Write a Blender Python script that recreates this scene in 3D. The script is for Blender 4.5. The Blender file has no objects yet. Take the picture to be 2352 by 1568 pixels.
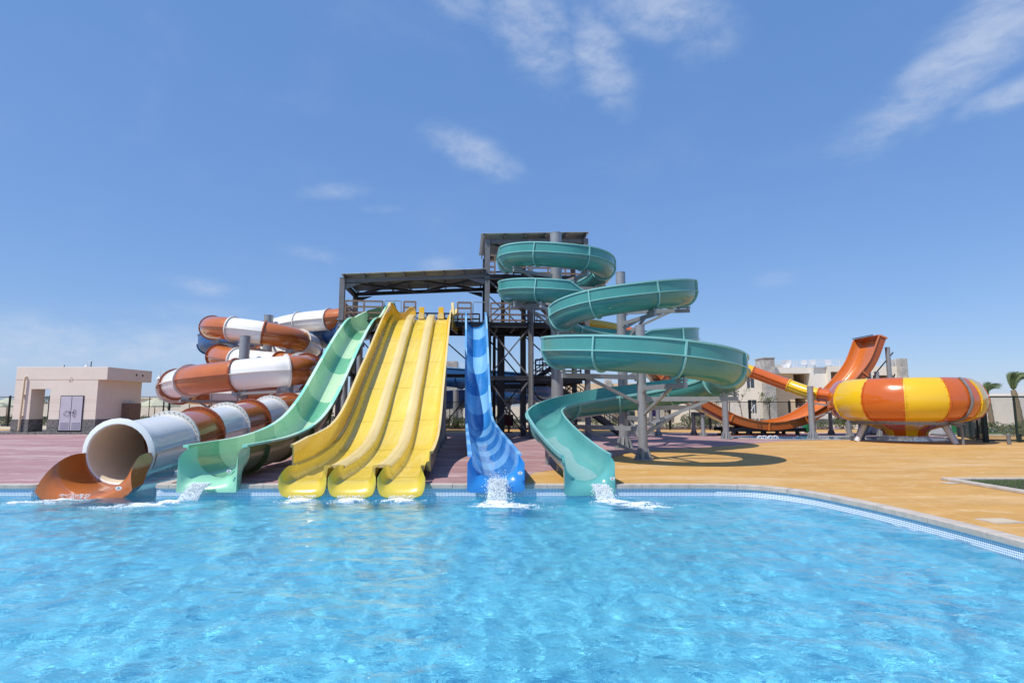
import bpy, bmesh, math, random
from mathutils import Vector, Matrix, noise
from mathutils.geometry import tessellate_polygon
rnd = random.Random(11)
R = math.radians
pi = math.pi
V = Vector
scene = bpy.context.scene
COL = scene.collection

# ------------------------------------------------------------ camera
F, CX, CY = 1300.0, 1176.0, 784.0          # focal length and centre in a 2352 px wide frame
TH = math.atan(148 / F)                    # upward pitch
EYE = 1.65
cam = bpy.data.cameras.new('camera')
cam.sensor_width = 36.0
cam.lens = F / 2352 * 36
cam.clip_end = 5000
cam.clip_start = 0.05
co = bpy.data.objects.new('camera', cam)
co.location = (0, 0, EYE)
co.rotation_euler = (pi / 2 + TH, 0, 0)
COL.objects.link(co)
scene.camera = co

def ray(px, py):
    u = (px - CX) / F
    v = (CY - py) / F
    return V((u, math.cos(TH) - math.sin(TH) * v, math.sin(TH) + math.cos(TH) * v))

def at(px, py, Y):
    d = ray(px, py)
    return V((0, 0, EYE)) + d * (Y / d.y)

def ground(px, py, z=0.0):
    d = ray(px, py)
    return V((0, 0, EYE)) + d * ((z - EYE) / d.z)

# ------------------------------------------------------------ objects
def origin(o):
    p = V((0, 0, 0))
    while o is not None:
        p += o.location
        o = o.parent
    return p

def tag(o, label=None, cat=None, group=None, kind=None):
    if label: o['label'] = label
    if cat: o['category'] = cat
    if group: o['group'] = group
    if kind: o['kind'] = kind
    return o

def thing(name, loc, label, cat, group=None):
    o = bpy.data.objects.new(name, None)
    o.location = V(loc)
    o.empty_display_size = 0.3
    COL.objects.link(o)
    return tag(o, label, cat, group)

def copy_tree(o, parent=None):
    c = o.copy()
    COL.objects.link(c)
    c.parent = parent
    for ch in list(o.children):
        copy_tree(ch, c)
    return c

class MB:
    """collects shapes in world coordinates and links them as one mesh object"""
    def __init__(s):
        s.v = []; s.f = []; s.m = []
    def add(s, vs, fs, mi=0):
        n = len(s.v)
        s.v += [tuple(p) for p in vs]
        s.f += [tuple(i + n for i in f) for f in fs]
        s.m += [mi] * len(fs) if isinstance(mi, int) else list(mi)
        return s
    def box(s, c, size, rz=0.0, mi=0):
        hx, hy, hz = size[0] / 2, size[1] / 2, size[2] / 2
        ca, sa = math.cos(rz), math.sin(rz)
        vs = []
        for dz in (-hz, hz):
            for dx, dy in ((-hx, -hy), (hx, -hy), (hx, hy), (-hx, hy)):
                vs.append((c[0] + dx * ca - dy * sa, c[1] + dx * sa + dy * ca, c[2] + dz))
        return s.add(vs, [(3, 2, 1, 0), (4, 5, 6, 7), (0, 1, 5, 4), (1, 2, 6, 5), (2, 3, 7, 6), (3, 0, 4, 7)], mi)
    def box2(s, a, b, mi=0):
        return s.box([(a[i] + b[i]) / 2 for i in range(3)], [abs(b[i] - a[i]) for i in range(3)], 0, mi)
    def beam(s, p, q, w, h, mi=0, up=V((0, 0, 1))):
        p, q = V(p), V(q)
        t = (q - p).normalized()
        r = t.cross(up)
        if r.length < 1e-4: r = V((1, 0, 0))
        r.normalize()
        u = r.cross(t)
        vs = []
        for e in (p, q):
            for a, b in ((-1, -1), (1, -1), (1, 1), (-1, 1)):
                vs.append(e + r * (a * w / 2) + u * (b * h / 2))
        return s.add(vs, [(3, 2, 1, 0), (4, 5, 6, 7), (0, 1, 5, 4), (1, 2, 6, 5), (2, 3, 7, 6), (3, 0, 4, 7)], mi)
    def ibeam(s, p, q, w, h, t=0.02, up=V((0, 0, 1)), mi=0):
        p, q = V(p), V(q)
        d = (q - p).normalized()
        r = d.cross(up)
        if r.length < 1e-4: r = V((1, 0, 0))
        r.normalize()
        u = r.cross(d)
        s.beam(p, q, t, h - 2 * t, mi, up)
        for k in (-1, 1):
            o = u * (k * (h / 2 - t / 2))
            s.beam(p + o, q + o, w, t, mi, up)
        return s
    def cyl(s, p, q, r, r2=None, n=16, caps=True, mi=0):
        r2 = r if r2 is None else r2
        return s.rings([(p, r), (q, r2)], n, caps, mi)
    def rings(s, pr, n=16, caps=True, mi=0):
        pts = [V(p) for p, _ in pr]
        base = len(s.v); vs = []; fs = []
        ref = None
        for i, (p, r) in enumerate(pr):
            t = (pts[min(i + 1, len(pts) - 1)] - pts[max(i - 1, 0)])
            t = t.normalized() if t.length > 1e-9 else V((0, 0, 1))
            if ref is None:
                ref = t.cross(V((0, 0, 1)))
                if ref.length < 1e-3: ref = V((1, 0, 0))
            a = (ref - t * ref.dot(t)).normalized(); ref = a
            b = t.cross(a)
            for k in range(n):
                w = 2 * pi * k / n
                vs.append(V(p) + a * (r * math.cos(w)) + b * (r * math.sin(w)))
        for i in range(len(pr) - 1):
            for k in range(n):
                k2 = (k + 1) % n
                fs.append((i * n + k, i * n + k2, (i + 1) * n + k2, (i + 1) * n + k))
        if caps:
            fs.append(tuple(range(n))[::-1])
            fs.append(tuple(range((len(pr) - 1) * n, len(pr) * n)))
        return s.add(vs, fs, mi)
    def pipe(s, pts, r, n=8, mi=0):
        return s.rings([(p, r) for p in pts], n, True, mi)
    def loft(s, rings, mi=0, closed=True, caps=True):
        n = len(rings[0]); vs = []; fs = []; ms = []
        for rg in rings: vs += rg
        m = n if closed else n - 1
        for i in range(len(rings) - 1):
            for k in range(m):
                k2 = (k + 1) % n
                fs.append((i * n + k, i * n + k2, (i + 1) * n + k2, (i + 1) * n + k))
                ms.append(mi if isinstance(mi, int) else mi[k])
        if caps and closed:
            fs.append(tuple(range(n))[::-1]); fs.append(tuple(range((len(rings) - 1) * n, len(rings) * n)))
            ms += [ms[0] if isinstance(mi, int) else mi[-1]] * 2
        return s.add(vs, fs, ms)
    def poly(s, pts, z=None, holes=(), mi=0):
        loops = [[V((p[0], p[1], 0)) for p in pts]] + [[V((p[0], p[1], 0)) for p in h] for h in holes]
        tris = tessellate_polygon(loops)
        allp = [p for l in loops for p in l]
        fs = []
        for t in tris:
            a, b, c = (allp[i] for i in t)
            fs.append(tuple(t) if (b - a).cross(c - a).z > 0 else tuple(t)[::-1])
        return s.add([(p.x, p.y, z) for p in allp], fs, mi)
    def prism(s, outline, z0, z1, mi=0):
        n = len(outline)
        vs = [(x, y, z0) for x, y in outline] + [(x, y, z1) for x, y in outline]
        fs = [tuple(range(n))[::-1], tuple(range(n, 2 * n))] + [(k, (k + 1) % n, n + (k + 1) % n, n + k) for k in range(n)]
        return s.add(vs, fs, mi)
    def sphere(s, c, r, n=10, m=6, sc=(1, 1, 1), mi=0):
        vs = []; fs = []
        for i in range(m + 1):
            a = pi * i / m
            for k in range(n):
                b = 2 * pi * k / n
                vs.append((c[0] + r * sc[0] * math.sin(a) * math.cos(b), c[1] + r * sc[1] * math.sin(a) * math.sin(b), c[2] + r * sc[2] * math.cos(a)))
        for i in range(m):
            for k in range(n):
                fs.append((i * n + k, (i + 1) * n + k, (i + 1) * n + (k + 1) % n, i * n + (k + 1) % n))
        return s.add(vs, fs, mi)
    def build(s, name, mats, parent=None, smooth=True, angle=38, fix=True, bevel=0.0):
        off = origin(parent)
        me = bpy.data.meshes.new(name)
        me.from_pydata([(x - off.x, y - off.y, z - off.z) for x, y, z in s.v], [], s.f)
        if not isinstance(mats, (list, tuple)): mats = [mats]
        for m in mats: me.materials.append(m)
        me.polygons.foreach_set('material_index', s.m)
        if fix:
            bm = bmesh.new(); bm.from_mesh(me)
            bmesh.ops.recalc_face_normals(bm, faces=bm.faces)
            bm.to_mesh(me); bm.free()
        me.polygons.foreach_set('use_smooth', [smooth] * len(me.polygons))
        if smooth: me.set_sharp_from_angle(angle=R(angle))
        me.update()
        o = bpy.data.objects.new(name, me)
        COL.objects.link(o)
        o.parent = parent
        if bevel:
            b = o.modifiers.new('bevel', 'BEVEL'); b.width = bevel; b.segments = 2; b.limit_method = 'ANGLE'
        return o

def single(mb, name, mats, label, cat, group=None, kind=None, **k):
    return tag(mb.build(name, mats, None, **k), label, cat, group, kind)

def struct(mb, name, mats, **k):
    return tag(mb.build(name, mats, None, **k), kind='structure')

def spline(ctrl, step=0.15):
    P = [V(p) for p in ctrl]
    P = [P[0] * 2 - P[1]] + P + [P[-1] * 2 - P[-2]]
    out = []
    for i in range(1, len(P) - 2):
        p0, p1, p2, p3 = P[i - 1:i + 3]
        t0 = 0.0
        t1 = t0 + max((p1 - p0).length, 1e-4) ** 0.5
        t2 = t1 + max((p2 - p1).length, 1e-4) ** 0.5
        t3 = t2 + max((p3 - p2).length, 1e-4) ** 0.5
        n = max(2, int((p2 - p1).length / 0.03))
        for k in range(n):
            t = t1 + (t2 - t1) * k / n
            a1 = p0 * ((t1 - t) / (t1 - t0)) + p1 * ((t - t0) / (t1 - t0))
            a2 = p1 * ((t2 - t) / (t2 - t1)) + p2 * ((t - t1) / (t2 - t1))
            a3 = p2 * ((t3 - t) / (t3 - t2)) + p3 * ((t - t2) / (t3 - t2))
            b1 = a1 * ((t2 - t) / (t2 - t0)) + a2 * ((t - t0) / (t2 - t0))
            b2 = a2 * ((t3 - t) / (t3 - t1)) + a3 * ((t - t1) / (t3 - t1))
            out.append(b1 * ((t2 - t) / (t2 - t1)) + b2 * ((t - t1) / (t2 - t1)))
    out.append(P[-2].copy())
    return resample(out, step)

def resample(pts, step):
    L = [0.0]
    for a, b in zip(pts, pts[1:]): L.append(L[-1] + (b - a).length)
    n = max(2, int(round(L[-1] / step)))
    res = []; j = 0
    for k in range(n + 1):
        d = L[-1] * k / n
        while j < len(L) - 2 and L[j + 1] < d: j += 1
        w = (d - L[j]) / max(L[j + 1] - L[j], 1e-9)
        res.append(pts[j].lerp(pts[j + 1], min(max(w, 0), 1)))
    return res

def smooth_pts(pts, k=1, it=3):
    for _ in range(it):
        q = [p.copy() for p in pts]
        for i in range(1, len(pts) - 1):
            q[i] = (pts[i - 1] + pts[i] * 2 + pts[i + 1]) / 4
        pts = q
    return pts

def interp(tab, x):
    if x <= tab[0][0]: return tab[0][1]
    for (x0, y0), (x1, y1) in zip(tab, tab[1:]):
        if x <= x1:
            w = (x - x0) / (x1 - x0)
            return y0 + (y1 - y0) * w
    return tab[-1][1]

def frames(pts, lat=None):
    fr = []
    for i in range(len(pts)):
        t = (pts[min(i + 1, len(pts) - 1)] - pts[max(i - 1, 0)]).normalized()
        r = V(lat) if lat is not None else t.cross(V((0, 0, 1)))
        r = (r - t * r.dot(t)).normalized()
        u = r.cross(t)
        fr.append((t, r, u if u.z >= 0 else -u))
    return fr

def put(p, fr, prof):
    t, r, u = fr
    return [p + r * a + u * b for a, b in prof]

# ------------------------------------------------------------ materials
def nd(nt, typ, **kw):
    n = nt.nodes.new(typ)
    for k, v in kw.items():
        if k.startswith('i_'):
            key = k[2:]
            n.inputs[int(key) if key.isdigit() else key.replace('_', ' ')].default_value = v
        else:
            setattr(n, k, v)
    return n

def newmat(name):
    m = bpy.data.materials.new(name)
    m.use_nodes = True
    nt = m.node_tree
    b = nt.nodes['Principled BSDF']
    return m, nt, b

def hexc(h):
    h = h.lstrip('#')
    c = [int(h[i:i + 2], 16) / 255 for i in (0, 2, 4)]
    return tuple(x / 12.92 if x <= 0.04045 else ((x + 0.055) / 1.055) ** 2.4 for x in c) + (1,)

def mixrgb(nt, a, b, fac, typ='MIX'):
    m = nd(nt, 'ShaderNodeMix', data_type='RGBA', blend_type=typ)
    for s, x in ((6, a), (7, b), (0, fac)):
        if hasattr(x, 'links'): nt.links.new(x, m.inputs[s])
        else: m.inputs[s].default_value = x
    return m.outputs[2]

def ramp(nt, src, stops, interp='LINEAR'):
    r = nd(nt, 'ShaderNodeValToRGB')
    r.color_ramp.interpolation = interp
    e = r.color_ramp.elements
    while len(e) < len(stops): e.new(0.5)
    for el, (p, c) in zip(e, stops):
        el.position = p
        el.color = c if hasattr(c, '__len__') else (c, c, c, 1)
    nt.links.new(src, r.inputs[0])
    return r.outputs[0]

def objco(nt, scale=(1, 1, 1), rot=(0, 0, 0), kind='Object'):
    tc = nd(nt, 'ShaderNodeTexCoord')
    mp = nd(nt, 'ShaderNodeMapping')
    mp.inputs['Scale'].default_value = scale
    mp.inputs['Rotation'].default_value = rot
    nt.links.new(tc.outputs[kind], mp.inputs[0])
    return mp.outputs[0]

def geoco(nt, scale=(1, 1, 1)):
    g = nd(nt, 'ShaderNodeNewGeometry')
    mp = nd(nt, 'ShaderNodeMapping')
    mp.inputs['Scale'].default_value = scale
    nt.links.new(g.outputs['Position'], mp.inputs[0])
    return mp.outputs[0]

def tex(nt, co, scale, detail=4, rough=0.55, dist=0.0):
    n = nd(nt, 'ShaderNodeTexNoise')
    n.inputs['Scale'].default_value = scale
    n.inputs['Detail'].default_value = detail
    n.inputs['Roughness'].default_value = rough
    n.inputs['Distortion'].default_value = dist
    nt.links.new(co, n.inputs['Vector'])
    return n.outputs['Fac']

def bump(nt, b, h, strength, dist=0.02):
    n = nd(nt, 'ShaderNodeBump')
    n.inputs['Strength'].default_value = strength
    n.inputs['Distance'].default_value = dist
    nt.links.new(h, n.inputs['Height'])
    nt.links.new(n.outputs[0], b.inputs['Normal'])

def scale_col(c, k):
    return tuple(min(1, x * k) for x in c[:3]) + (1,)

def gel(name, col, rough=0.22, coat=0.5, var=0.10, dirt=0.0, dirtcol=(0.25, 0.2, 0.12, 1), streak=0.0):
    """glossy painted fibreglass, faded in places and a little wavy"""
    m, nt, b = newmat(name)
    co_ = geoco(nt)
    n1 = tex(nt, co_, 0.9, 5, 0.6)
    c = ramp(nt, n1, [(0.3, scale_col(col, 1 - var)), (0.7, scale_col(col, 1 + var * 0.7))])
    sc = tex(nt, geoco(nt, (1, 1, 2.2)), 0.8, 5, 0.6)
    if dirt:
        f = ramp(nt, sc, [(0.52, 0.0), (0.75, dirt)])
        c = mixrgb(nt, c, dirtcol, f)
    if streak:
        s1 = tex(nt, geoco(nt, (9.0, 0.30, 0.30)), 1.4, 6, 0.65, 0.3)
        c = mixrgb(nt, c, dirtcol, ramp(nt, s1, [(0.50, 0.0), (0.68, streak)]))
        s2 = tex(nt, geoco(nt, (2.2, 0.8, 0.8)), 1.1, 7, 0.7, 1.0)
        c = mixrgb(nt, c, scale_col(col, 0.80), ramp(nt, s2, [(0.52, 0.0), (0.72, streak * .9)]))
    nt.links.new(c, b.inputs['Base Color'])
    rr = ramp(nt, sc, [(0.3, rough * 0.8), (0.75, min(1, rough * 2.0))])
    nt.links.new(rr, b.inputs['Roughness'])
    b.inputs['Coat Weight'].default_value = coat
    b.inputs['Coat Roughness'].default_value = 0.06
    bump(nt, b, tex(nt, co_, 2.2, 2, 0.5), 0.12, 0.05)
    return m

def rough_mat(name, col, rough=0.8, var=0.15, scale=3.0, bumpk=0.2, bscale=40, bdist=0.01, metallic=0.0, spec=0.3):
    m, nt, b = newmat(name)
    co_ = geoco(nt)
    n1 = tex(nt, co_, scale, 6, 0.65)
    c = ramp(nt, n1, [(0.28, scale_col(col, 1 - var)), (0.72, scale_col(col, 1 + var))])
    nt.links.new(c, b.inputs['Base Color'])
    b.inputs['Roughness'].default_value = rough
    b.inputs['Metallic'].default_value = metallic
    b.inputs['Specular IOR Level'].default_value = spec
    if bumpk: bump(nt, b, tex(nt, co_, bscale, 3, 0.6), bumpk, bdist)
    return m

M = {}
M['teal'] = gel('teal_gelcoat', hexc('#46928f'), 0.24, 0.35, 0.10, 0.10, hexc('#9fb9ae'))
M['teal_in'] = gel('teal_inside', hexc('#5ea9a6'), 0.22, 0.5, 0.10, 0.10, hexc('#a9d5d0'))
M['teal_rim'] = gel('teal_rim', hexc('#86c2c1'), 0.3, 0.3, 0.08)
M['orange'] = gel('orange_gelcoat', hexc('#bc6a30'), 0.16, 0.7, 0.10, 0.06, hexc('#7d3a17'))
M['orange_dark'] = gel('orange_flange', hexc('#9a4d22'), 0.3, 0.3, 0.10)
M['white'] = gel('white_gelcoat', hexc('#ebeae6'), 0.2, 0.5, 0.03, 0.03, hexc('#c3bdb0'))
M['white_flange'] = gel('white_flange', hexc('#d9d6cf'), 0.35, 0.2, 0.05)
M['cream_in'] = gel('cream_inside', hexc('#e2d3bd'), 0.35, 0.2, 0.06, 0.1, hexc('#a8927a'))
M['yellow'] = gel('yellow_gelcoat', hexc('#dfc346'), 0.2, 0.4, 0.06, 0.14, hexc('#ecdc94'), 0.5)
M['yellow_pale'] = gel('pale_yellow', hexc('#dcc68a'), 0.35, 0.15, 0.05, 0.08, hexc('#cdb066'), 0.35)
M['yellow_lip'] = gel('yellow_lip', hexc('#d6bd44'), 0.2, 0.5, 0.06)
M['yellow_deep'] = gel('yellow_deep', hexc('#e2b416'), 0.2, 0.5, 0.03)
M['mint_a'] = gel('mint_green', hexc('#66ad86'), 0.2, 0.5, 0.10, 0.08, hexc('#9fd9b8'), 0.35)
M['mint_b'] = gel('pale_mint', hexc('#b4d6b0'), 0.22, 0.4, 0.06, 0.08, hexc('#d8ead0'), 0.35)
M['mint_lip'] = gel('mint_lip', hexc('#92ceae'), 0.3, 0.3, 0.06, 0.15, hexc('#b9e4cc'))
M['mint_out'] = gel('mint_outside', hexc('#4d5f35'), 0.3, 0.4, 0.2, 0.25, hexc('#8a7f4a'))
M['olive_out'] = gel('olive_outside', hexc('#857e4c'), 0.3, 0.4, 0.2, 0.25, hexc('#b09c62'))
M['mint_rim_a'] = gel('mint_rim', hexc('#8fd6c0'), 0.3, 0.2, 0.06)
M['mint_rim_b'] = gel('pale_mint_rim', hexc('#bfe3cd'), 0.3, 0.2, 0.05)
M['blue_a'] = gel('mid_blue', hexc('#2678c2'), 0.2, 0.5, 0.10, 0.06, hexc('#6aa9de'), 0.4)
M['blue_b'] = gel('light_blue', hexc('#74b2e4'), 0.2, 0.5, 0.08, 0.08, hexc('#a3cef0'), 0.4)
M['blue_rim_a'] = gel('blue_rim', hexc('#5a9fdc'), 0.3, 0.2, 0.06)
M['blue_rim_b'] = gel('pale_blue_rim', hexc('#86bdec'), 0.3, 0.2, 0.06)
M['blue_lip'] = gel('blue_lip', hexc('#2a82cb'), 0.2, 0.5, 0.06)
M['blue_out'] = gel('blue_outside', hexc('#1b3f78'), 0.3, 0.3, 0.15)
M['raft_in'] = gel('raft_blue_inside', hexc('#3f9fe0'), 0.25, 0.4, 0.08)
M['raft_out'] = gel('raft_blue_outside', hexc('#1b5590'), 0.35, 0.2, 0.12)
M['bowl_yellow'] = gel('bowl_yellow', hexc('#e0b820'), 0.16, 0.7, 0.05)
M['bowl_orange'] = gel('bowl_orange', hexc('#c4601a'), 0.14, 0.8, 0.06)
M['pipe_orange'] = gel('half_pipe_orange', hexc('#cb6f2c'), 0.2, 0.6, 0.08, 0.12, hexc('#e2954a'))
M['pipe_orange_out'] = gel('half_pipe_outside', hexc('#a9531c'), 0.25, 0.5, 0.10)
M['galv'] = rough_mat('galvanised_steel', hexc('#9b9da0'), 0.42, 0.10, 6, 0.05, 60, 0.003, 0.35, 0.5)
M['galv_pale'] = rough_mat('pale_grey_pipe', hexc('#c6c9cc'), 0.4, 0.06, 5, 0.0, 60, 0.003, 0.0, 0.5)  # paler grey than the galvanised steel, not metallic
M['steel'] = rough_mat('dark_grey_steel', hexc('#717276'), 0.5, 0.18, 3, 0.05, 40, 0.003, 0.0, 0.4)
M['steel_shaded'] = rough_mat('shaded_grey_steel', hexc('#3c3d42'), 0.55, 0.18, 3, 0.05, 40, 0.003, 0.0, 0.4)  # darker copy of the steel, shade at the tower's back put into its colour
M['rusty'] = rough_mat('weathered_rail', hexc('#80695a'), 0.7, 0.35, 9, 0.1, 80, 0.003)
M['roof'] = rough_mat('grey_roof_sheet', hexc('#b9babc'), 0.55, 0.12, 2, 0.0)
M['floor_plate'] = rough_mat('dark_floor_plate', hexc('#2e2c2c'), 0.8, 0.2, 3, 0.1, 50)
M['black'] = rough_mat('black_paint', hexc('#1d1f22'), 0.5, 0.15, 6, 0.0)
M['bolt'] = rough_mat('bolt_steel', hexc('#6b6b6b'), 0.4, 0.1, 6, 0.0, 40, 0.01, 0.6)
# ------------------------------------------------------------ light and sky
SUN_TO = V((-0.50, -0.42, 1.0)).normalized()          # direction towards the sun
sun = bpy.data.lights.new('sun', 'SUN')
sun.energy = 4.7
sun.angle = R(0.53)
sun.color = (1.0, 0.94, 0.84)
so = bpy.data.objects.new('sun', sun)
so.rotation_euler = SUN_TO.to_track_quat('Z', 'Y').to_euler()
COL.objects.link(so)
elev = math.asin(SUN_TO.z)
world = bpy.data.worlds.new('World')
scene.world = world
world.use_nodes = True
nt = world.node_tree
bg = nt.nodes['Background']
sky = nd(nt, 'ShaderNodeTexSky', sky_type='NISHITA', sun_disc=False)
sky.sun_elevation = elev
sky.sun_rotation = math.atan2(SUN_TO.x, SUN_TO.y)
sky.altitude = 0
sky.air_density = 1.0
sky.dust_density = 0.3
sky.ozone_density = 1.0
tc = nd(nt, 'ShaderNodeTexCoord')
sep = nd(nt, 'ShaderNodeSeparateXYZ')
nt.links.new(tc.outputs['Generated'], sep.inputs[0])
def mth(op, a, b=None, c=None):
    n = nd(nt, 'ShaderNodeMath', operation=op)
    for i, x in enumerate((a, b, c)):
        if x is None: continue
        if hasattr(x, 'links'): nt.links.new(x, n.inputs[i])
        else: n.inputs[i].default_value = x
    return n.outputs[0]
# clouds live on a flat layer high above: project the view direction onto it
den = mth('MAXIMUM', sep.outputs[2], 0.03)
cxn = mth('DIVIDE', sep.outputs[0], den)
cyn = mth('DIVIDE', sep.outputs[1], den)
az = mth('ARCTAN2', sep.outputs[0], sep.outputs[1])
el = mth('ARCSINE', sep.outputs[2])
comb = nd(nt, 'ShaderNodeCombineXYZ')
nt.links.new(az, comb.inputs[0]); nt.links.new(el, comb.inputs[1])
def cloud_noise(scale, rot, sc, detail=8, rough=0.6, dist=0.3):
    mp = nd(nt, 'ShaderNodeMapping')
    mp.inputs['Rotation'].default_value = (0, 0, rot)
    mp.inputs['Scale'].default_value = sc
    nt.links.new(comb.outputs[0], mp.inputs[0])
    n = nd(nt, 'ShaderNodeTexNoise')
    n.inputs['Scale'].default_value = scale
    n.inputs['Detail'].default_value = detail
    n.inputs['Roughness'].default_value = rough
    n.inputs['Distortion'].default_value = dist
    nt.links.new(mp.outputs[0], n.inputs[0])
    return n.outputs['Fac']
def sstep(x, a, b):
    n = nd(nt, 'ShaderNodeMapRange', interpolation_type='SMOOTHSTEP')
    n.inputs['From Min'].default_value = a; n.inputs['From Max'].default_value = b
    nt.links.new(x, n.inputs['Value'])
    return n.outputs['Result']
def blob(px, py, sx, sy, ang, amp):
    d = ray(px, py).normalized()
    a0, e0 = math.atan2(d.x, d.y), math.asin(d.z)
    da = mth('SUBTRACT', az, a0); de = mth('SUBTRACT', el, e0)
    c, s = math.cos(ang), math.sin(ang)
    p = mth('ADD', mth('MULTIPLY', da, c), mth('MULTIPLY', de, s))
    q = mth('SUBTRACT', mth('MULTIPLY', de, c), mth('MULTIPLY', da, s))
    r2 = mth('ADD', mth('POWER', mth('DIVIDE', mth('ABSOLUTE', p), sx), 2.0), mth('POWER', mth('DIVIDE', mth('ABSOLUTE', q), sy), 2.0))
    return mth('MULTIPLY', mth('EXPONENT', mth('MULTIPLY', r2, -1.0)), amp)
CLOUDS = [  # px, py, half length, half width (radians), tilt, amount
    (1215, 40, 0.13, 0.07, -0.9, 0.95), (1380, 140, 0.10, 0.055, -1.0, 0.9), (1520, 25, 0.13, 0.05, -0.2, 0.85), (1060, 5, 0.10, 0.035, -0.2, 0.6),
    (1090, 350, 0.11, 0.035, -0.35, 0.85), (1180, 385, 0.05, 0.02, -0.3, 0.6), (770, 440, 0.10, 0.02, 0.15, 0.5), (720, 580, 0.09, 0.02, -0.1, 0.5),
    (2250, 110, 0.20, 0.05, 0.45, 0.95), (2330, 30, 0.12, 0.06, 0.5, 0.9), (2345, 205, 0.09, 0.022, 0.1, 0.8), (460, 655, 0.08, 0.02, -0.1, 0.6),
    (120, 790, 0.45, 0.05, 0.0, 0.8), (1250, 850, 1.3, 0.05, 0.0, 0.30), (420, 720, 0.30, 0.03, 0.05, 0.4), (1010, 610, 0.06, 0.025, 0.1, 0.5), (1785, 640, 0.06, 0.02, 0.0, 0.5), (880, 480, 0.06, 0.015, 0.1, 0.4),
    (350, 50, 0.05, 0.02, 0.3, 0.25), (1660, 330, 0.12, 0.02, 0.35, 0.25), (1850, 700, 0.5, 0.03, 0.0, 0.2), (1640, 90, 0.10, 0.05, 0.2, 0.5)]
tot = None
for c in CLOUDS:
    bl = blob(*c)
    tot = bl if tot is None else mth('MAXIMUM', tot, bl)
n1 = cloud_noise(4.2, 0.75, (1.0, 2.1, 1), 9, 0.6, 0.5)
n2 = cloud_noise(14.0, 0.75, (1.0, 2.2, 1), 7, 0.6, 0.5)
n3 = cloud_noise(34.0, 0.8, (1.0, 1.8, 1), 6, 0.65, 0.6)
nn = mth('ADD', mth('ADD', mth('MULTIPLY', n1, 0.50), mth('MULTIPLY', n2, 0.32)), mth('MULTIPLY', n3, 0.18))
cl = sstep(mth('MULTIPLY', nn, mth('POWER', tot, 0.35)), 0.27, 0.62)
cl = mth('MULTIPLY', cl, mth('MINIMUM', mth('MULTIPLY', tot, 1.6), 1.0))
veil = mth('MULTIPLY', sstep(n1, 0.45, 0.85), 0.10)
clf = mth('MULTIPLY', mth('MAXIMUM', cl, veil), 0.62)
skyv = nd(nt, 'ShaderNodeMix', data_type='RGBA')
nt.links.new(clf, skyv.inputs[0])
skb = nd(nt, 'ShaderNodeMix', data_type='RGBA')
skb.inputs[0].default_value = 0.60
nt.links.new(sky.outputs[0], skb.inputs[6])
skb.inputs[7].default_value = (0.80, 2.04, 4.95, 1)     # clear seaside blue
nt.links.new(skb.outputs[2], skyv.inputs[6])
skyv.inputs[7].default_value = (4.3, 4.8, 5.7, 1)      # sunlit cloud, in the sky texture's own units
nt.links.new(skyv.outputs[2], bg.inputs[0])
bg.inputs[1].default_value = 0.15
vs_ = scene.view_settings
vs_.view_transform = 'Standard'
vs_.look = 'None'
vs_.exposure = 0.0
vs_.gamma = 1.0

# ------------------------------------------------------------ ground
POOL = [(-45, 12.0), (-9.95, 12.0), (-9.86, 12.06), (-9.85, 12.3), (-9.85, 16.0), (-9.6, 16.3), (-7.7, 16.3), (-7.45, 16.0), (-7.45, 12.3), (-7.40, 12.06), (-7.3, 12.0)]
POOL += [(x, 12.0) for x in (-6, -4, -2, 0, 2, 3.5)]
POOL += [(p.x, p.y) for p in spline([(4.2, 12.0, 0), (4.95, 11.78, 0), (5.55, 11.1, 0), (5.9, 9.9, 0), (6.1, 8.5, 0), (6.17, 7.0, 0), (6.2, 5, 0)], 0.12)]
POOL += [(6.2, 2), (6.2, -8)]
POOLC = POOL + [(-45, -8)]

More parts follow.
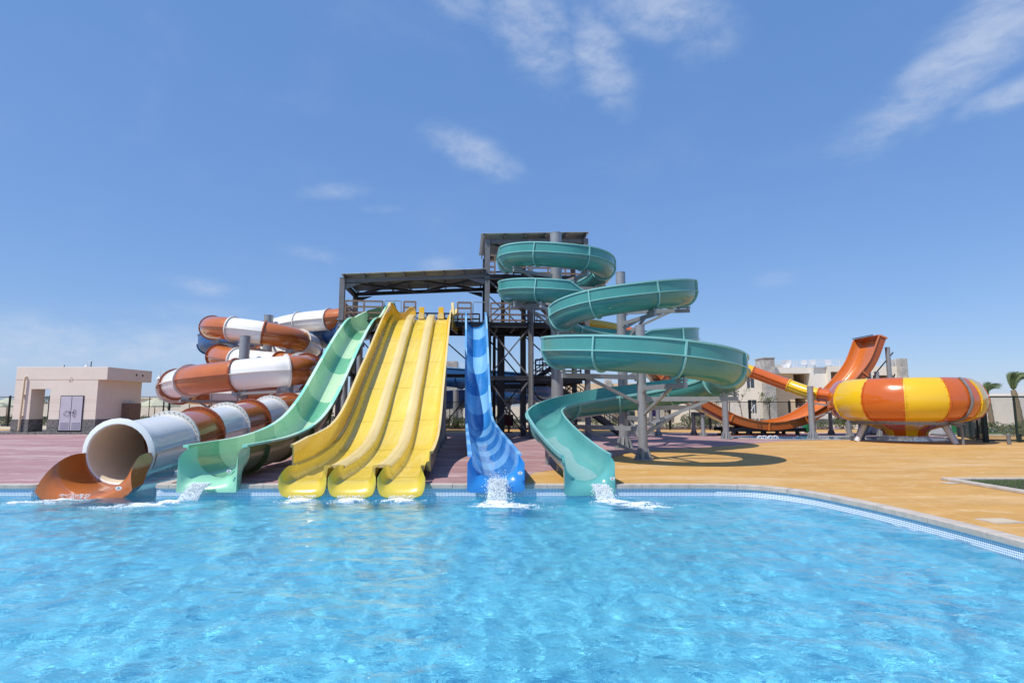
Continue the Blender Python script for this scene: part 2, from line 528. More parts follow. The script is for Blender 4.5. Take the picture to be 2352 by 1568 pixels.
def slab_mat(name, col, pale, dark, sc=(0.35, 1.6, 1), lo=0.50, hi=0.72):
    m, nt, b = newmat(name)
    g = geoco(nt, sc)
    a = tex(nt, g, 0.55, 8, 0.66, 0.6)
    d = tex(nt, geoco(nt, (0.8, 2.6, 1)), 2.2, 8, 0.72, 0.5)
    big = tex(nt, geoco(nt), 0.16, 4, 0.6, 0.3)
    c = ramp(nt, tex(nt, geoco(nt, (0.7, 1.5, 1)), 0.9, 8, 0.7), [(0.3, scale_col(col, 0.86)), (0.7, scale_col(col, 1.10))])
    c = mixrgb(nt, c, dark, ramp(nt, big, [(0.5, 0.0), (0.72, 0.45)]))
    c = mixrgb(nt, c, pale, ramp(nt, a, [(lo, 0.0), (hi + .02, 0.6)]))
    st_ = tex(nt, geoco(nt, (0.55, 2.0, 1)), 1.5, 8, 0.74, 0.5)
    c = mixrgb(nt, c, scale_col(pale, 1.05), ramp(nt, st_, [(0.54, 0.0), (0.74, 0.6)]))
    c = mixrgb(nt, c, scale_col(dark, 0.85), ramp(nt, st_, [(0.28, 0.5), (0.44, 0.0)]))
    c = mixrgb(nt, c, scale_col(pale, 1.15), ramp(nt, d, [(0.57, 0.0), (0.70, 0.75)]))
    # slab joints every six metres or so
    br = nd(nt, 'ShaderNodeTexBrick')
    br.offset = 0.0
    br.inputs['Scale'].default_value = 1.0
    br.inputs['Mortar Size'].default_value = 0.016
    br.inputs['Mortar Smooth'].default_value = 0.4
    br.inputs['Brick Width'].default_value = 5.2
    br.inputs['Row Height'].default_value = 4.1
    mp = nd(nt, 'ShaderNodeMapping'); mp.inputs['Rotation'].default_value = (0, 0, 0.17)
    g2 = nd(nt, 'ShaderNodeNewGeometry'); nt.links.new(g2.outputs['Position'], mp.inputs[0]); nt.links.new(mp.outputs[0], br.inputs['Vector'])
    c = mixrgb(nt, c, scale_col(pale, 1.05), mixrgb(nt, (0, 0, 0, 1), (0.16, 0.16, 0.16, 1), br.outputs['Fac']))
    nt.links.new(c, b.inputs['Base Color'])
    b.inputs['Roughness'].default_value = 0.72
    b.inputs['Specular IOR Level'].default_value = 0.3
    bump(nt, b, mixrgb(nt, d, tex(nt, geoco(nt), 9, 6, 0.7), 0.5), 0.35, 0.02)
    return m
M['ochre'] = slab_mat('ochre_stamped_concrete', hexc('#c29552'), hexc('#d9c6a6'), hexc('#b58546'), lo=0.50, hi=0.74)
M['mauve'] = slab_mat('mauve_stamped_concrete', hexc('#9f7a7d'), hexc('#cdbdba'), hexc('#865f62'), lo=0.48, hi=0.70)
M['sand'] = rough_mat('pale_paving', hexc('#c3b49c'), 0.85, 0.18, 0.6, 0.2, 8)
M['coping'] = rough_mat('pale_stone_coping', hexc('#b5aca3'), 0.7, 0.20, 5, 0.4, 30, 0.01)

mb = MB()
mb.poly([(-900, -60), (900, -60), (900, 2500), (-900, 2500)], 0.0, [POOLC])
struct(mb, 'ground', M['sand'], smooth=False, fix=False)
mb = MB()
mb.poly([(-60, 11.9), (-60, 40.5), (32, 40.5), (32, 27.0), (46, 27.0), (46, -8), (6.45, -8), (6.45, 5)][:0] or
        [(-60, 12.1)] + [(-60, 41), (60, 41), (60, -8), (6.25, -8), (6.25, 5)] + [(x + 0.05, y + 0.05) for x, y in POOL[::-1] if y > 5.0 or x < 0], 0.004)
struct(mb, 'deck', M['ochre'], smooth=False, fix=False)
edge = [ground(*p) for p in ((1206, 1110), (1227, 1086), (1262, 1081), (1298, 1077), (1350, 1063), (1403, 1052), (1451, 1038), (1481, 1035), (1570, 1030), (1657, 1025), (1735, 1018), (1807, 1012.5), (1900, 1010.5), (2010, 1010), (2130, 1012), (2200, 1010))]
edge = [(p.x, p.y) for p in spline(edge, 0.35)]
back = [(24, 31.5), (24, 35.2), (-60, 35.2), (-60, 12.15)]
notch = [(x + (0.06 if x > -8 else -0.06), y + 0.06) for x, y in POOL if -10 < x < -7.2]
mb = MB()
mb.poly([(-60, 12.1)] + notch + [(edge[0][0], 12.1)] + edge + back[:-1], 0.008)
struct(mb, 'painted_walkway', M['mauve'], smooth=False, fix=False)

# pool: coping, tiled wall, floor, water
def offs(path, d):
    out = []
    for i, (x, y) in enumerate(path):
        a = path[max(i - 1, 0)]; b = path[min(i + 1, len(path) - 1)]
        tx, ty = b[0] - a[0], b[1] - a[1]
        L = math.hypot(tx, ty) or 1
        out.append((x - ty / L * d, y + tx / L * d))
    return out
mb = MB()
cp = resample([V((x, y, 0)) for x, y in POOL], 0.14)
rj = random.Random(8)
for k in range(0, len(cp) - 1, 7):
    seg = cp[k:k + 8]
    if len(seg) < 2: break
    d0 = (seg[1] - seg[0]).normalized() * 0.005; d1 = (seg[-1] - seg[-2]).normalized() * 0.005
    seg = [seg[0] + d0] + seg[1:-1] + [seg[-1] - d1]
    lo_, hi_ = max(k - 1, 0), min(k + 9, len(cp))
    full_ = offs([(p.x, p.y) for p in seg], 0.215), offs([(p.x, p.y) for p in seg], -0.035)
    j = rj.uniform(-.003, .003)
    mb.loft([[V((a_[0], a_[1], -0.045)), V((b_[0], b_[1], -0.045)), V((b_[0], b_[1], 0.028 + j)), V(((b_[0] * .93 + a_[0] * .07), (b_[1] * .93 + a_[1] * .07), 0.036 + j)), V((a_[0], a_[1], 0.032 + j))] for a_, b_ in zip(*full_)])
struct(mb, 'coping', M['coping'])

m, nt, b = newmat('small_blue_pool_tile')
def tile_brick(nt, vec_sock):
    br = nd(nt, 'ShaderNodeTexBrick'); br.offset = 0.0
    br.inputs['Color1'].default_value = hexc('#3f6eac'); br.inputs['Color2'].default_value = hexc('#5b8fca')
    br.inputs['Mortar'].default_value = hexc('#eef2f3')
    br.inputs['Scale'].default_value = 1.0
    br.inputs['Mortar Size'].default_value = 0.0065
    br.inputs['Brick Width'].default_value = 0.030; br.inputs['Row Height'].default_value = 0.030
    nt.links.new(vec_sock, br.inputs['Vector'])
    return br
uvn = nd(nt, 'ShaderNodeUVMap')
br = tile_brick(nt, uvn.outputs[0])
nt.links.new(br.outputs['Color'], b.inputs['Base Color'])
b.inputs['Roughness'].default_value = 0.2
M['tile'] = m
L = 0; prev = POOL[0]; rg = []; uvl = []
for p in POOL:
    L += math.hypot(p[0] - prev[0], p[1] - prev[1]); prev = p
    rg.append([V((p[0], p[1], -0.31)), V((p[0], p[1], -0.01))]); uvl.append(L)
mb = MB().loft(rg, closed=False)
o = struct(mb, 'pool_wall', M['tile'], smooth=False, fix=False)
uv = o.data.uv_layers.new(name='UVMap')
for poly in o.data.polygons:
    for li in poly.loop_indices:
        vi = o.data.loops[li].vertex_index
        uv.data[li].uv = (uvl[vi // 2], o.data.vertices[vi].co.z)
m, nt, b = newmat('pool_floor_mosaic')
g2 = nd(nt, 'ShaderNodeNewGeometry')
br = nd(nt, 'ShaderNodeTexBrick'); br.offset = 0.0
br.inputs['Color1'].default_value = (0.145, 0.50, 0.66, 1); br.inputs['Color2'].default_value = (0.21, 0.62, 0.755, 1); br.inputs['Mortar'].default_value = (0.26, 0.62, 0.75, 1)
br.inputs['Scale'].default_value = 1.0; br.inputs['Mortar Size'].default_value = 0.006; br.inputs['Brick Width'].default_value = 0.22; br.inputs['Row Height'].default_value = 0.22
nt.links.new(g2.outputs['Position'], br.inputs['Vector'])
c = mixrgb(nt, br.outputs['Color'], (0.13, 0.49, 0.65, 1), ramp(nt, tex(nt, geoco(nt), .35, 4, .6), [(.45, 0), (.75, .5)]))
nt.links.new(c, b.inputs['Base Color']); b.inputs['Roughness'].default_value = 0.5
M['poolfloor'] = m
PD = -1.25
pf = struct(MB().poly(POOLC, PD).loft([[V((p[0], p[1], PD)), V((p[0], p[1], -0.31))] for p in POOL], closed=False), 'pool_floor', M['poolfloor'], smooth=False, fix=False)
pf.cycles.is_caustics_receiver = True
m, nt, b = newmat('pool_water')
b.inputs['Base Color'].default_value = (0.86, 0.97, 1.0, 1)
b.inputs['Roughness'].default_value = 0.0
b.inputs['IOR'].default_value = 1.333
b.inputs['Transmission Weight'].default_value = 1.0
h1 = tex(nt, geoco(nt, (1.0, 1.4, 1)), 8.0, 3, 0.6, 1.2)
bump(nt, b, h1, 0.30, 0.03)
M['water'] = m
WZ = -0.20
def wave(x, y):
    h = 0.026 * noise.noise(V((x * 0.85, y * 1.2, 0.3))) + 0.018 * noise.noise(V((x * 1.9 + 7, y * 2.7, 1.7))) + 0.014 * noise.noise(V((x * 4.3 + y, y * 5.5 + 3, 5.1))) + 0.006 * noise.noise(V((x * 9 - y * 2, y * 11, 2.2)))
    f = min(1, max(0, (x + 13.2) / 0.8)) * min(1, max(0, (6.6 - x) / 0.2)) * min(1, max(0, (y - 2.6) / 0.6)) * min(1, max(0, (16.4 - y) / 0.3))
    for ex, ey, am in ((-8.8, 11.4, .012), (-6.5, 11.2, .022), (-4.25, 11.45, .012), (-3.25, 11.45, .012), (-2.25, 11.45, .012), (-.28, 11.1, .024), (1.95, 11.2, .024)):
        d_ = math.hypot(x - ex, (y - ey) * 1.2)
        if d_ < 2.6: h += am * math.exp(-d_ * 1.25) * math.sin(d_ * 11.0 + 2.0 * noise.noise(V((x * 1.5, y * 1.5, ex))))
    near = min(1.0, 0.55 + 0.5 * max(0.0, min(1.0, (12.2 - y) / 3.0)))
    return WZ + h * f * near
xs = [-45, -30, -20, -16] + [-13.2 + 0.045 * i for i in range(int(19.8 / 0.045) + 1)] + [6.65]
ys = [-8.2, -4, 0] + [2.6 + 0.04 * i for i in range(int(13.8 / 0.04) + 1)] + [16.45]
vs = [(x, y, wave(x, y)) for y in ys for x in xs]
nx = len(xs)
fs = [(j * nx + i, j * nx + i + 1, (j + 1) * nx + i + 1, (j + 1) * nx + i) for j in range(len(ys) - 1) for i in range(nx - 1)]
wt = struct(MB().add(vs, fs), 'water', M['water'], fix=False, angle=180)
wt.cycles.is_caustics_caster = True
sun.cycles.is_caustics_light = True
M['joint'] = rough_mat('joint_sealant', hexc('#a98f36'), 0.6, 0.15, 6, 0.0)
# ------------------------------------------------------------ slide helpers
def column(parent, x, y, z0, z1, r, base=True, name='support_column', mat=None, n=18):
    """round galvanised post with a gusseted foot"""
    mat = mat or M['galv']
    mb = MB().cyl((x, y, z0), (x, y, z1), r, n=n)
    mb.cyl((x, y, z1), (x, y, z1 + 0.03), r * 1.03, n=n)
    c = mb.build(name, mat, parent)
    if base:
        fb = MB().cyl((x, y, 0.008), (x, y, 0.05), r * 2.0, n=n)
        k = 10
        for i in range(k):
            a = 2 * pi * i / k
            d = V((math.cos(a), math.sin(a), 0)); s = V((-math.sin(a), math.cos(a), 0)) * 0.012
            p = V((x, y, 0.05))
            q = [p + d * r * 0.9, p + d * r * 1.9, p + d * r * 1.15 + V((0, 0, r * 2.2)), p + d * r * 0.9 + V((0, 0, r * 2.2))]
            fb.add([v - s for v in q] + [v + s for v in q], [(0, 1, 2, 3), (7, 6, 5, 4), (0, 4, 5, 1), (1, 5, 6, 2), (2, 6, 7, 3), (3, 7, 4, 0)])
        fb.build('column_foot', mat, c, smooth=False)
    return c

def trough(r, hl, hr, t, lip=0.03, n=14, deep=1.0):
    """closed cross-section of an open flume: inside, right lip, outside, left lip; returns points and a part index"""
    P = [(-r, hl)]
    if hl > 0.02: P.append((-r, 0.0))
    for i in range(1, n): P.append((-r * math.cos(pi * i / n), -r * deep * math.sin(pi * i / n)))
    if hr > 0.02: P.append((r, 0.0))
    P.append((r, hr))
    k1 = len(P)
    P += [(r + lip + t, hr), (r + lip + t, hr - 0.05), (r + t, hr - 0.055)]
    k2 = len(P)
    P.append((r + t, min(0.0, hr - 0.06)))
    for i in range(n - 1, 0, -1): P.append((-(r + t) * math.cos(pi * i / n), -(r * deep + t) * math.sin(pi * i / n)))
    P.append((-(r + t), min(0.0, hl - 0.06)))
    k3 = len(P)
    P += [(-(r + t), hl - 0.055), (-(r + lip + t), hl - 0.05), (-(r + lip + t), hl)]
    N = len(P)
    mi = [0 if k < k1 - 1 else 2 if k < k2 - 1 else 1 if k < k3 else 2 for k in range(N)]
    return P, mi

def badge(parent, c, n, s=0.042):
    """small oval maker's plate with a ring emblem, facing n"""
    n = V(n).normalized(); r = n.cross(V((0, 0, 1))).normalized(); u = r.cross(n)
    def disc(a, b, d0, d1, mb, inner=0.0, cz=0.0, m=20):
        o1 = [(math.cos(2 * pi * i / m), math.sin(2 * pi * i / m)) for i in range(m)]
        rg = [[V(c) + r * (x * a * k) + u * (y * b * k + cz) + n * d for x, y in o1] for k, d in ((inner or 0.001, d0), (1, d0), (1, d1), (inner or 0.001, d1))]
        rg.append(rg[0])
        mb.loft(rg, caps=False)
    mb = MB(); disc(s * 1.15, s * 0.8, -0.004, 0.008, mb)
    o = mb.build('badge', M['white'], parent)
    mb = MB(); disc(s * 0.34, s * 0.34, 0.008, 0.011, mb, 0.72, s * 0.22); disc(s * 0.14, s * 0.14, 0.008, 0.011, mb, 0.5, s * 0.22)
    for i in range(7):
        x = (i - 3) * s * 0.22
        p = V(c) + r * x + u * (-s * 0.32)
        mb.beam(p - r * s * 0.07 + n * 0.0095, p + r * s * 0.07 + n * 0.0095, 0.003, s * 0.16, 0, n.cross(r))
    mb.build('emblem', M['rusty'], o)

def exit_piece(parent, ctr, axis, r, h, t, hw, zbot, depth, mat, fillet=0.28, ztop=None, name='exit_lip', deep=1.0, low=False):
    """flared end of a flume: the U-shaped inside rolls outward into a flat face standing in the pool.
    ctr: point on the rim line at the front face, axis: forward direction (towards the pool)"""
    f = V((axis[0], axis[1], 0)).normalized(); rt = f.cross(V((0, 0, 1)))
    n = 28
    U = [(-r, h), (-r, h * 0.5), (-r, 0.0)] + [(-r * math.cos(pi * i / n), -r * deep * math.sin(pi * i / n)) for i in range(1, n)] + [(r, 0.0), (r, h * 0.5), (r, h)]
    zt = h if ztop is None else ztop
    Q = []
    hz = zbot - ctr.z
    for i, (a, b) in enumerate(U):
        w = i / (len(U) - 1)
        if i < 3: q = (-hw, zt + (b - h) * 1.0)
        elif i >= len(U) - 3: q = (hw, zt + (b - h) * 1.0)
        else:
            ang = pi * (i - 2) / n
            ca, sa = -math.cos(ang), -math.sin(ang)
            k = 1 / max(abs(ca) / hw, abs(sa) / abs(hz - 0) if sa else 1e-9, 1e-9)
            # superellipse so that the corners get filled
            q = (ca * k, sa * k)
        if low:
            w_ = i / (len(U) - 1)
            e_ = min(w_, 1 - w_) / 0.10
            q = (-hw + 2 * hw * w_, hz + (zt - hz) * max(0.0, 1 - e_) ** 1.5)
        Q.append(q)
    rings = []
    def P(a, b, d): return V((ctr.x, ctr.y, ctr.z)) + rt * (-a) * -1 + V((0, 0, b)) - f * d
    # back end of the inside
    rings.append([P(a, b, depth) for a, b in U])
    rings.append([P(a, b, fillet) for a, b in U])
    for k in range(1, 9):
        tau = k / 8 * pi / 2
        fw = math.sin(tau); ow = 1 - math.cos(tau)
        rings.append([P(a + (x - a) * ow, b + (y - b) * ow, fillet * (1 - fw)) for (a, b), (x, y) in zip(U, Q)])
    # turn round the outer edge and go back on the outside
    back = [(x * 0.985, y * 0.99 if y < 0 else y - 0.03) for x, y in Q]
    rings.append([P(x, y, 0.05) for x, y in back])
    out = [(a * (r + t) / r, b * (1 if b >= 0 else (r * deep + t) / (r * deep)) - (0.045 if b >= 0 else 0)) for a, b in U]
    rings.append([P(x * .93 + a * .07, y * .93 + b * .07, fillet * 0.55) for (x, y), (a, b) in zip(back, out)])
    rings.append([P(x * .25 + a * .75, y * .25 + b * .75, fillet * 1.1) for (x, y), (a, b) in zip(back, out)])
    rings.append([P(a, b, depth) for a, b in out])
    rings.append(rings[0])
    nU = len(U)
    mi = 0
    mb = MB().loft(rings, mi, closed=False)
    # close the two rim edges
    for e in (0, nU - 1):
        m_ = len(rings) - 1
        base = len(mb.v)
        idx = [rings[k][e] for k in range(m_)]
        mb.add(idx, [tuple(range(m_))])
    return mb.build(name, mat, parent, angle=50)

# ------------------------------------------------------------ teal spiral slide
def arc(c, r, a0, a1, z0, z1, n):
    return [V((c[0] + r * math.cos(R(a0 + (a1 - a0) * i / n)), c[1] + r * math.sin(R(a0 + (a1 - a0) * i / n)), z0 + (z1 - z0) * i / n)) for i in range(n + 1)]
C1, C2, C3 = (2.1, 26.4), (4.36, 22.3), (4.04, 17.7)
T = [V((-0.25, 29.9, 9.22)), V((-0.22, 28.3, 9.0))]
T += arc(C1, 2.25, 180, 270, 8.66, 8.16, 3)
T += arc(C1, 2.25, 270, 360, 8.16, 8.02, 3)[1:]
T += arc(C1, 2.25, 360, 450, 8.02, 7.55, 3)[1:]
T += arc(C1, 2.25, 450, 540, 7.55, 7.05, 3)[1:]
T += arc(C1, 2.25, 540, 622, 7.05, 6.60, 3)[1:]
T += [V((3.1, 24.42, 6.52))]
T += arc(C2, 2.4, 90, 0, 6.42, 6.14, 3)
T += arc(C2, 2.4, 0, -90, 6.14, 5.50, 3)[1:]
T += arc(C2, 2.4, -90, -180, 5.50, 5.08, 3)[1:]
T += arc(C2, 2.4, -180, -270, 5.08, 4.66, 3)[1:]
T += arc(C2, 2.4, -270, -360, 4.66, 4.27, 3)[1:]
T += arc(C2, 2.4, -360, -440, 4.27, 3.86, 3)[1:]
T += [V((2.9, 19.75, 3.66))]
T += arc(C3, 2.6, 160, 270, 3.46, 2.98, 4)
T += arc(C3, 2.6, 270, 360, 2.98, 2.54, 3)[1:]
T += arc(C3, 2.6, 360, 450, 2.54, 1.97, 3)[1:]
T += [V((2.75, 20.15, 1.80)), V((1.75, 19.45, 1.66)), V((1.12, 18.3, 1.50)), V((0.98, 17.0, 1.36)), V((1.12, 15.5, 1.06)), V((1.32, 13.9, 0.79)), V((1.50, 12.6, 0.61)), V((1.56, 12.15, 0.575))]
TP = smooth_pts(spline(T, 0.12), it=10)
teal = thing('spiral_slide', (4.1, 20, 0), 'tall teal open spiral flume winding down round three grey columns into the pool', 'water slide')
fr = frames(TP)
turn = []
for i in range(len(TP)):
    a, b = fr[max(i - 4, 0)][0], fr[min(i + 4, len(TP) - 1)][0]
    turn.append((a.x * b.y - a.y * b.x) / 0.96)
for _ in range(24): turn = [turn[0]] + [(turn[i - 1] + turn[i] * 2 + turn[i + 1]) / 4 for i in range(1, len(turn) - 1)] + [turn[-1]]
TR = 0.50
def teal_prof(i):
    k = turn[i]
    w = min(1.0, max(0.0, (abs(k) - 0.08) / 0.20))
    fade = min(1.0, max(0.0, (len(TP) - 50 - i) / 30))
    hr = 0.07 + (0.36 * w * fade if k > 0 else 0)
    hl = 0.07 + (0.36 * w * fade if k < 0 else 0)
    return trough(TR, hl, hr, 0.022, 0.035, 14)
seglen = 17
nseg = len(TP) // seglen
for sgi in range(nseg):
    i0, i1 = sgi * seglen, (sgi + 1) * seglen if sgi < nseg - 1 else len(TP) - 1
    rg = []; mi = None
    for i in range(i0, i1 + 1):
        P_, mi_ = teal_prof(i); rg.append(put(TP[i], fr[i], P_)); mi = mi or mi_
    mb = MB().loft(rg, mi)
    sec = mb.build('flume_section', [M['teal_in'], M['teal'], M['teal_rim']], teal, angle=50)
    if i0 > 0:
        P_, _ = teal_prof(i0)
        q_ = [(a_ * .993, b_ * .993) for a_, b_ in P_[:15]]
        dd_ = fr[i0][0] * 0.008
        MB().loft([put(TP[i0] - dd_, fr[i0], q_), put(TP[i0] + dd_, fr[i0], q_)], closed=False).build('joint_seal', M['teal_rim'], sec, smooth=False)
    # joint flange at the lower end, and the lip along the side
    mb = MB()
    if sgi < nseg - 1:
        i = i1
        P_, _ = teal_prof(i)
        hl, hr = P_[0][1], [p for p in P_ if abs(p[0] - TR) < 1e-6][-1][1]
        def ringpts(rr, hl_, hr_): return [(-rr, hl_), (-rr, 0)] + [(-rr * math.cos(pi * k / 12), -rr * math.sin(pi * k / 12)) for k in range(1, 12)] + [(rr, 0), (rr, hr_)]
        a_, b_ = ringpts(TR + 0.015, hl - .03, hr - .03), ringpts(TR + 0.085, hl - .03, hr - .03)
        d = fr[i][0] * 0.022
        rings = [put(TP[i] - d, fr[i], a_), put(TP[i] - d, fr[i], b_), put(TP[i] + d, fr[i], b_), put(TP[i] + d, fr[i], a_)]
        mb.loft([[rings[q][k] for q in range(4)] for k in range(len(a_))])
    for s_ in (-1, 1):
        rg = []
        for i in range(i0, i1 + 1):
            big = (turn[i] > 0.1 and s_ > 0) or (turn[i] < -0.1 and s_ < 0)
            e = 0.065 if big else 0.03
            rg.append(put(TP[i], fr[i], [(s_ * (TR + .01), 0.012), (s_ * (TR + .022 + e), 0.012), (s_ * (TR + .022 + e), -0.016), (s_ * (TR + .01), -0.016)]))
        mb.loft(rg)
    mb.build('flange', M['teal_rim'], sec)
ax = V((0.14, -1, 0)).normalized()
lipo = exit_piece(teal, V((1.60, 11.86, 0.545)), ax, 0.48, 0.07, 0.03, 0.535, -0.17, 0.55, M['teal_in'], 0.30, ztop=-0.06, deep=0.95)
badge(teal, V((2.05, 11.79, 0.18)), (-0.1, -1, 0.02))
teal_cols = [column(teal, C1[0], C1[1], 0.02, 9.85, 0.275), column(teal, C2[0], C2[1], 0.02, 6.95, 0.19), column(teal, C3[0], C3[1], 0.02, 4.15, 0.145)]
def tbracket(cx, cy, rad, i, drop=0.9):
    p = TP[i] + V((0, 0, -TR - 0.17)); d = V((p.x - cx, p.y - cy, 0)).normalized()
    a = V((cx, cy, p.z - 0.06)) + d * rad
    e = p + d * 0.25
    mb = MB().beam(a, V((e.x, e.y, p.z - 0.06)), 0.09, 0.14)
    mb.box(a + d * 0.03, (0.10, 0.10, 0.24), math.atan2(d.y, d.x))
    m_ = a.lerp(V((e.x, e.y, p.z - 0.06)), 0.72)
    mb.beam(V((cx, cy, p.z - drop)) + d * rad, m_, 0.07, 0.09)
    t = fr[i][0]
    for s_ in (-0.22, 0.22):
        q = V((p.x, p.y, p.z)) + d * s_ * 0.8
        mb.beam(q + V((0, 0, -0.02)), q + V((0, 0, 0.16)), 0.05, 0.10)
    mb.box(p + V((0, 0, 0.07)), (0.55, 0.10, 0.05), math.atan2(d.y, d.x))
    mb.build('bracket_arm', M['galv'], teal, smooth=False)
def nearest_i(x, y, z):
    return min(range(len(TP)), key=lambda i: (TP[i] - V((x, y, z))).length)
for c, r_, rr, lst in ((C1, 2.25, 0.275, ((215, 8.5), (300, 8.1), (10, 8.0), (70, 7.7), (150, 7.2), (215, 6.9), (250, 6.7))),
                       (C2, 2.4, 0.19, ((40, 6.2), (-10, 6.1), (-75, 5.6), (-170, 5.1), (-225, 4.9), (-290, 4.6), (-350, 4.3))),
                       (C3, 2.6, 0.145, ((205, 3.3), (280, 2.95), (350, 2.6), (35, 2.35), (90, 2.0), (140, 1.8)))):
    for a, z in lst:
        tbracket(c[0], c[1], rr, nearest_i(c[0] + r_ * math.cos(R(a)), c[1] + r_ * math.sin(R(a)), z), 0.85)
for (x, y, z, r_) in ((1.0, 16.3, 0.62, 0.06), (1.18, 14.6, 0.32, 0.055)):
    column(teal, x, y, 0.01, z, r_, False, 'support_post')

# ------------------------------------------------------------ straight slides
def straight(name, label, Xf, k, prof, y_end, r, h, t, lip, mats_in, mats_out, mats_rim, bounds, startpts=None, deep=1.0):
    """open flume running straight towards the pool; prof: (Y, rim height) pairs, mats alternate along it"""
    root = thing(name, (Xf, 18, 0), label, 'water slide')
    ctrl = list(startpts or []) + [V((Xf + k * (y - 11.8), y, z - h)) for y, z in prof[::-1]]
    pts = smooth_pts(spline(ctrl, 0.12), it=8)
    return root, pts

# --- blue speed slide
BX, BK = -0.345, -0.088
bprof = [(11.95, 0.66), (14.6, 0.76), (17.5, 0.86), (20.8, 1.02), (22.2, 1.12), (23.3, 1.32), (24.3, 1.85), (25.2, 2.65), (26.2, 3.68), (27.2, 4.70), (28.1, 5.55), (28.75, 6.08), (29.5, 6.40), (30.3, 6.52)]
blue, BP = straight('speed_slide', 'steep narrow blue flume with light and dark blue bands beside the yellow lanes', BX, BK, bprof, 11.95, 0.47, 0.12, 0.02, 0.06, None, None, None, None)
fb = frames(BP, (1, 0.0, 0))
bl = [0.0]
for a, b in zip(BP, BP[1:]): bl.append(bl[-1] + (b - a).length)
btot = bl[-1]
bands = [0]; w = 0
while bands[-1] < len(BP) - 1:
    step = (1.15 if w % 2 else 1.35)
    j = bands[-1]
    while j < len(BP) - 1 and bl[j] - bl[bands[-1]] < step: j += 1
    if len(BP) - 1 - j < 4: j = len(BP) - 1
    bands.append(j); w += 1
for q, (i0, i1) in enumerate(zip(bands, bands[1:])):
    rg = []
    for i in range(i0, i1 + 1):
        hh_ = 0.12 + 0.16 * min(1, max(0, (BP[i].y - 27.5) / 2.0))
        P_, mi = trough(0.47, hh_, hh_, 0.022, 0.07, 14, 1.05); rg.append(put(BP[i], fb[i], P_))
    d = q % 2
    MB().loft(rg, mi).build('flume_section', [M['blue_b'] if d else M['blue_a'], M['blue_out'], M['blue_rim_b'] if d else M['blue_rim_a']], blue, angle=50)
exit_piece(blue, V((BX + 0.02, 11.74, 0.54)), (0.088, -1, 0), 0.47, 0.12, 0.03, 0.585, -0.09, 0.45, M['blue_lip'], 0.30, ztop=-0.04, deep=0.80)
badge(blue, V((0.165, 11.71, 0.30)), (-0.1, -1, 0.02))

# --- mint slide
MX, MK = -6.28, -0.058
mprof = [(12.2, 0.83), (13.6, 0.84), (15.0, 0.87), (16.9, 1.05), (18.3, 1.36), (19.8, 2.0), (21.4, 2.95), (23.4, 4.18), (25.3, 5.22), (26.3, 5.68), (27.1, 5.92)]
mint = thing('curved_flume_slide', (-6.6, 18, 0), 'mint green open flume with pale and dark green bands left of the yellow lanes', 'water slide')
ctrl = [V((-6.3, 29.5, 6.66)), V((-6.7, 29.25, 6.46)), V((-7.05, 28.75, 6.15)), V((-7.2, 28.1, 5.95))] + [V((MX + MK * (y - 11.8), y, z - 0.12)) for y, z in mprof[::-1]]
MP = smooth_pts(spline(ctrl, 0.12), it=16)
fm = frames(MP)
ml = [0.0]
for a, b in zip(MP, MP[1:]): ml.append(ml[-1] + (b - a).length)
bands = [len(MP) - 1]; w = 0
while bands[-1] > 0:
    step = (1.35 if w % 2 == 0 else 2.1)
    j = bands[-1]
    while j > 0 and ml[bands[-1]] - ml[j] < step: j -= 1
    if j < 5: j = 0
    bands.append(j); w += 1
for q, (i1, i0) in enumerate(zip(bands, bands[1:])):
    rg = []
    for i in range(i0, i1 + 1):
        y = MP[i].y
        hs = 0.12 + 0.25 * min(1, max(0, (y - 27.8) / 1.2))
        P_, mi = trough(0.555, hs, hs, 0.022, 0.09, 14, 1.09); rg.append(put(MP[i], fm[i], P_))
    d = q % 2
    mb = MB().loft(rg, mi)
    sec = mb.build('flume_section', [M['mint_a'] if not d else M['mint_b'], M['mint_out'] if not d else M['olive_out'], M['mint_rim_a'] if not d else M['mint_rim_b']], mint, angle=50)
    if i0 > 0:
        rr0, rr1 = 0.57, 0.65
        a_ = [(-rr0 * math.cos(pi * k / 14), -rr0 * 1.08 * math.sin(pi * k / 14)) for k in range(15)]
        b_ = [(-rr1 * math.cos(pi * k / 14), -rr1 * 1.08 * math.sin(pi * k / 14)) for k in range(15)]
        dd = fm[i0][0] * 0.02; p = MP[i0]
        rings = [put(p - dd, fm[i0], a_), put(p - dd, fm[i0], b_), put(p + dd, fm[i0], b_), put(p + dd, fm[i0], a_)]
        MB().loft([[rings[s_][k] for s_ in range(4)] for k in range(15)]).build('flange', M['mint_out'], sec)
exit_piece(mint, V((MX + 0.05, 11.80, 0.66)), (0.02, -1, 0), 0.545, 0.12, 0.03, 0.605, -0.10, 0.62, M['mint_lip'], 0.46, ztop=-0.10, deep=0.98)
badge(mint, V((-5.77, 11.765, 0.33)), (0, -1, 0.02))

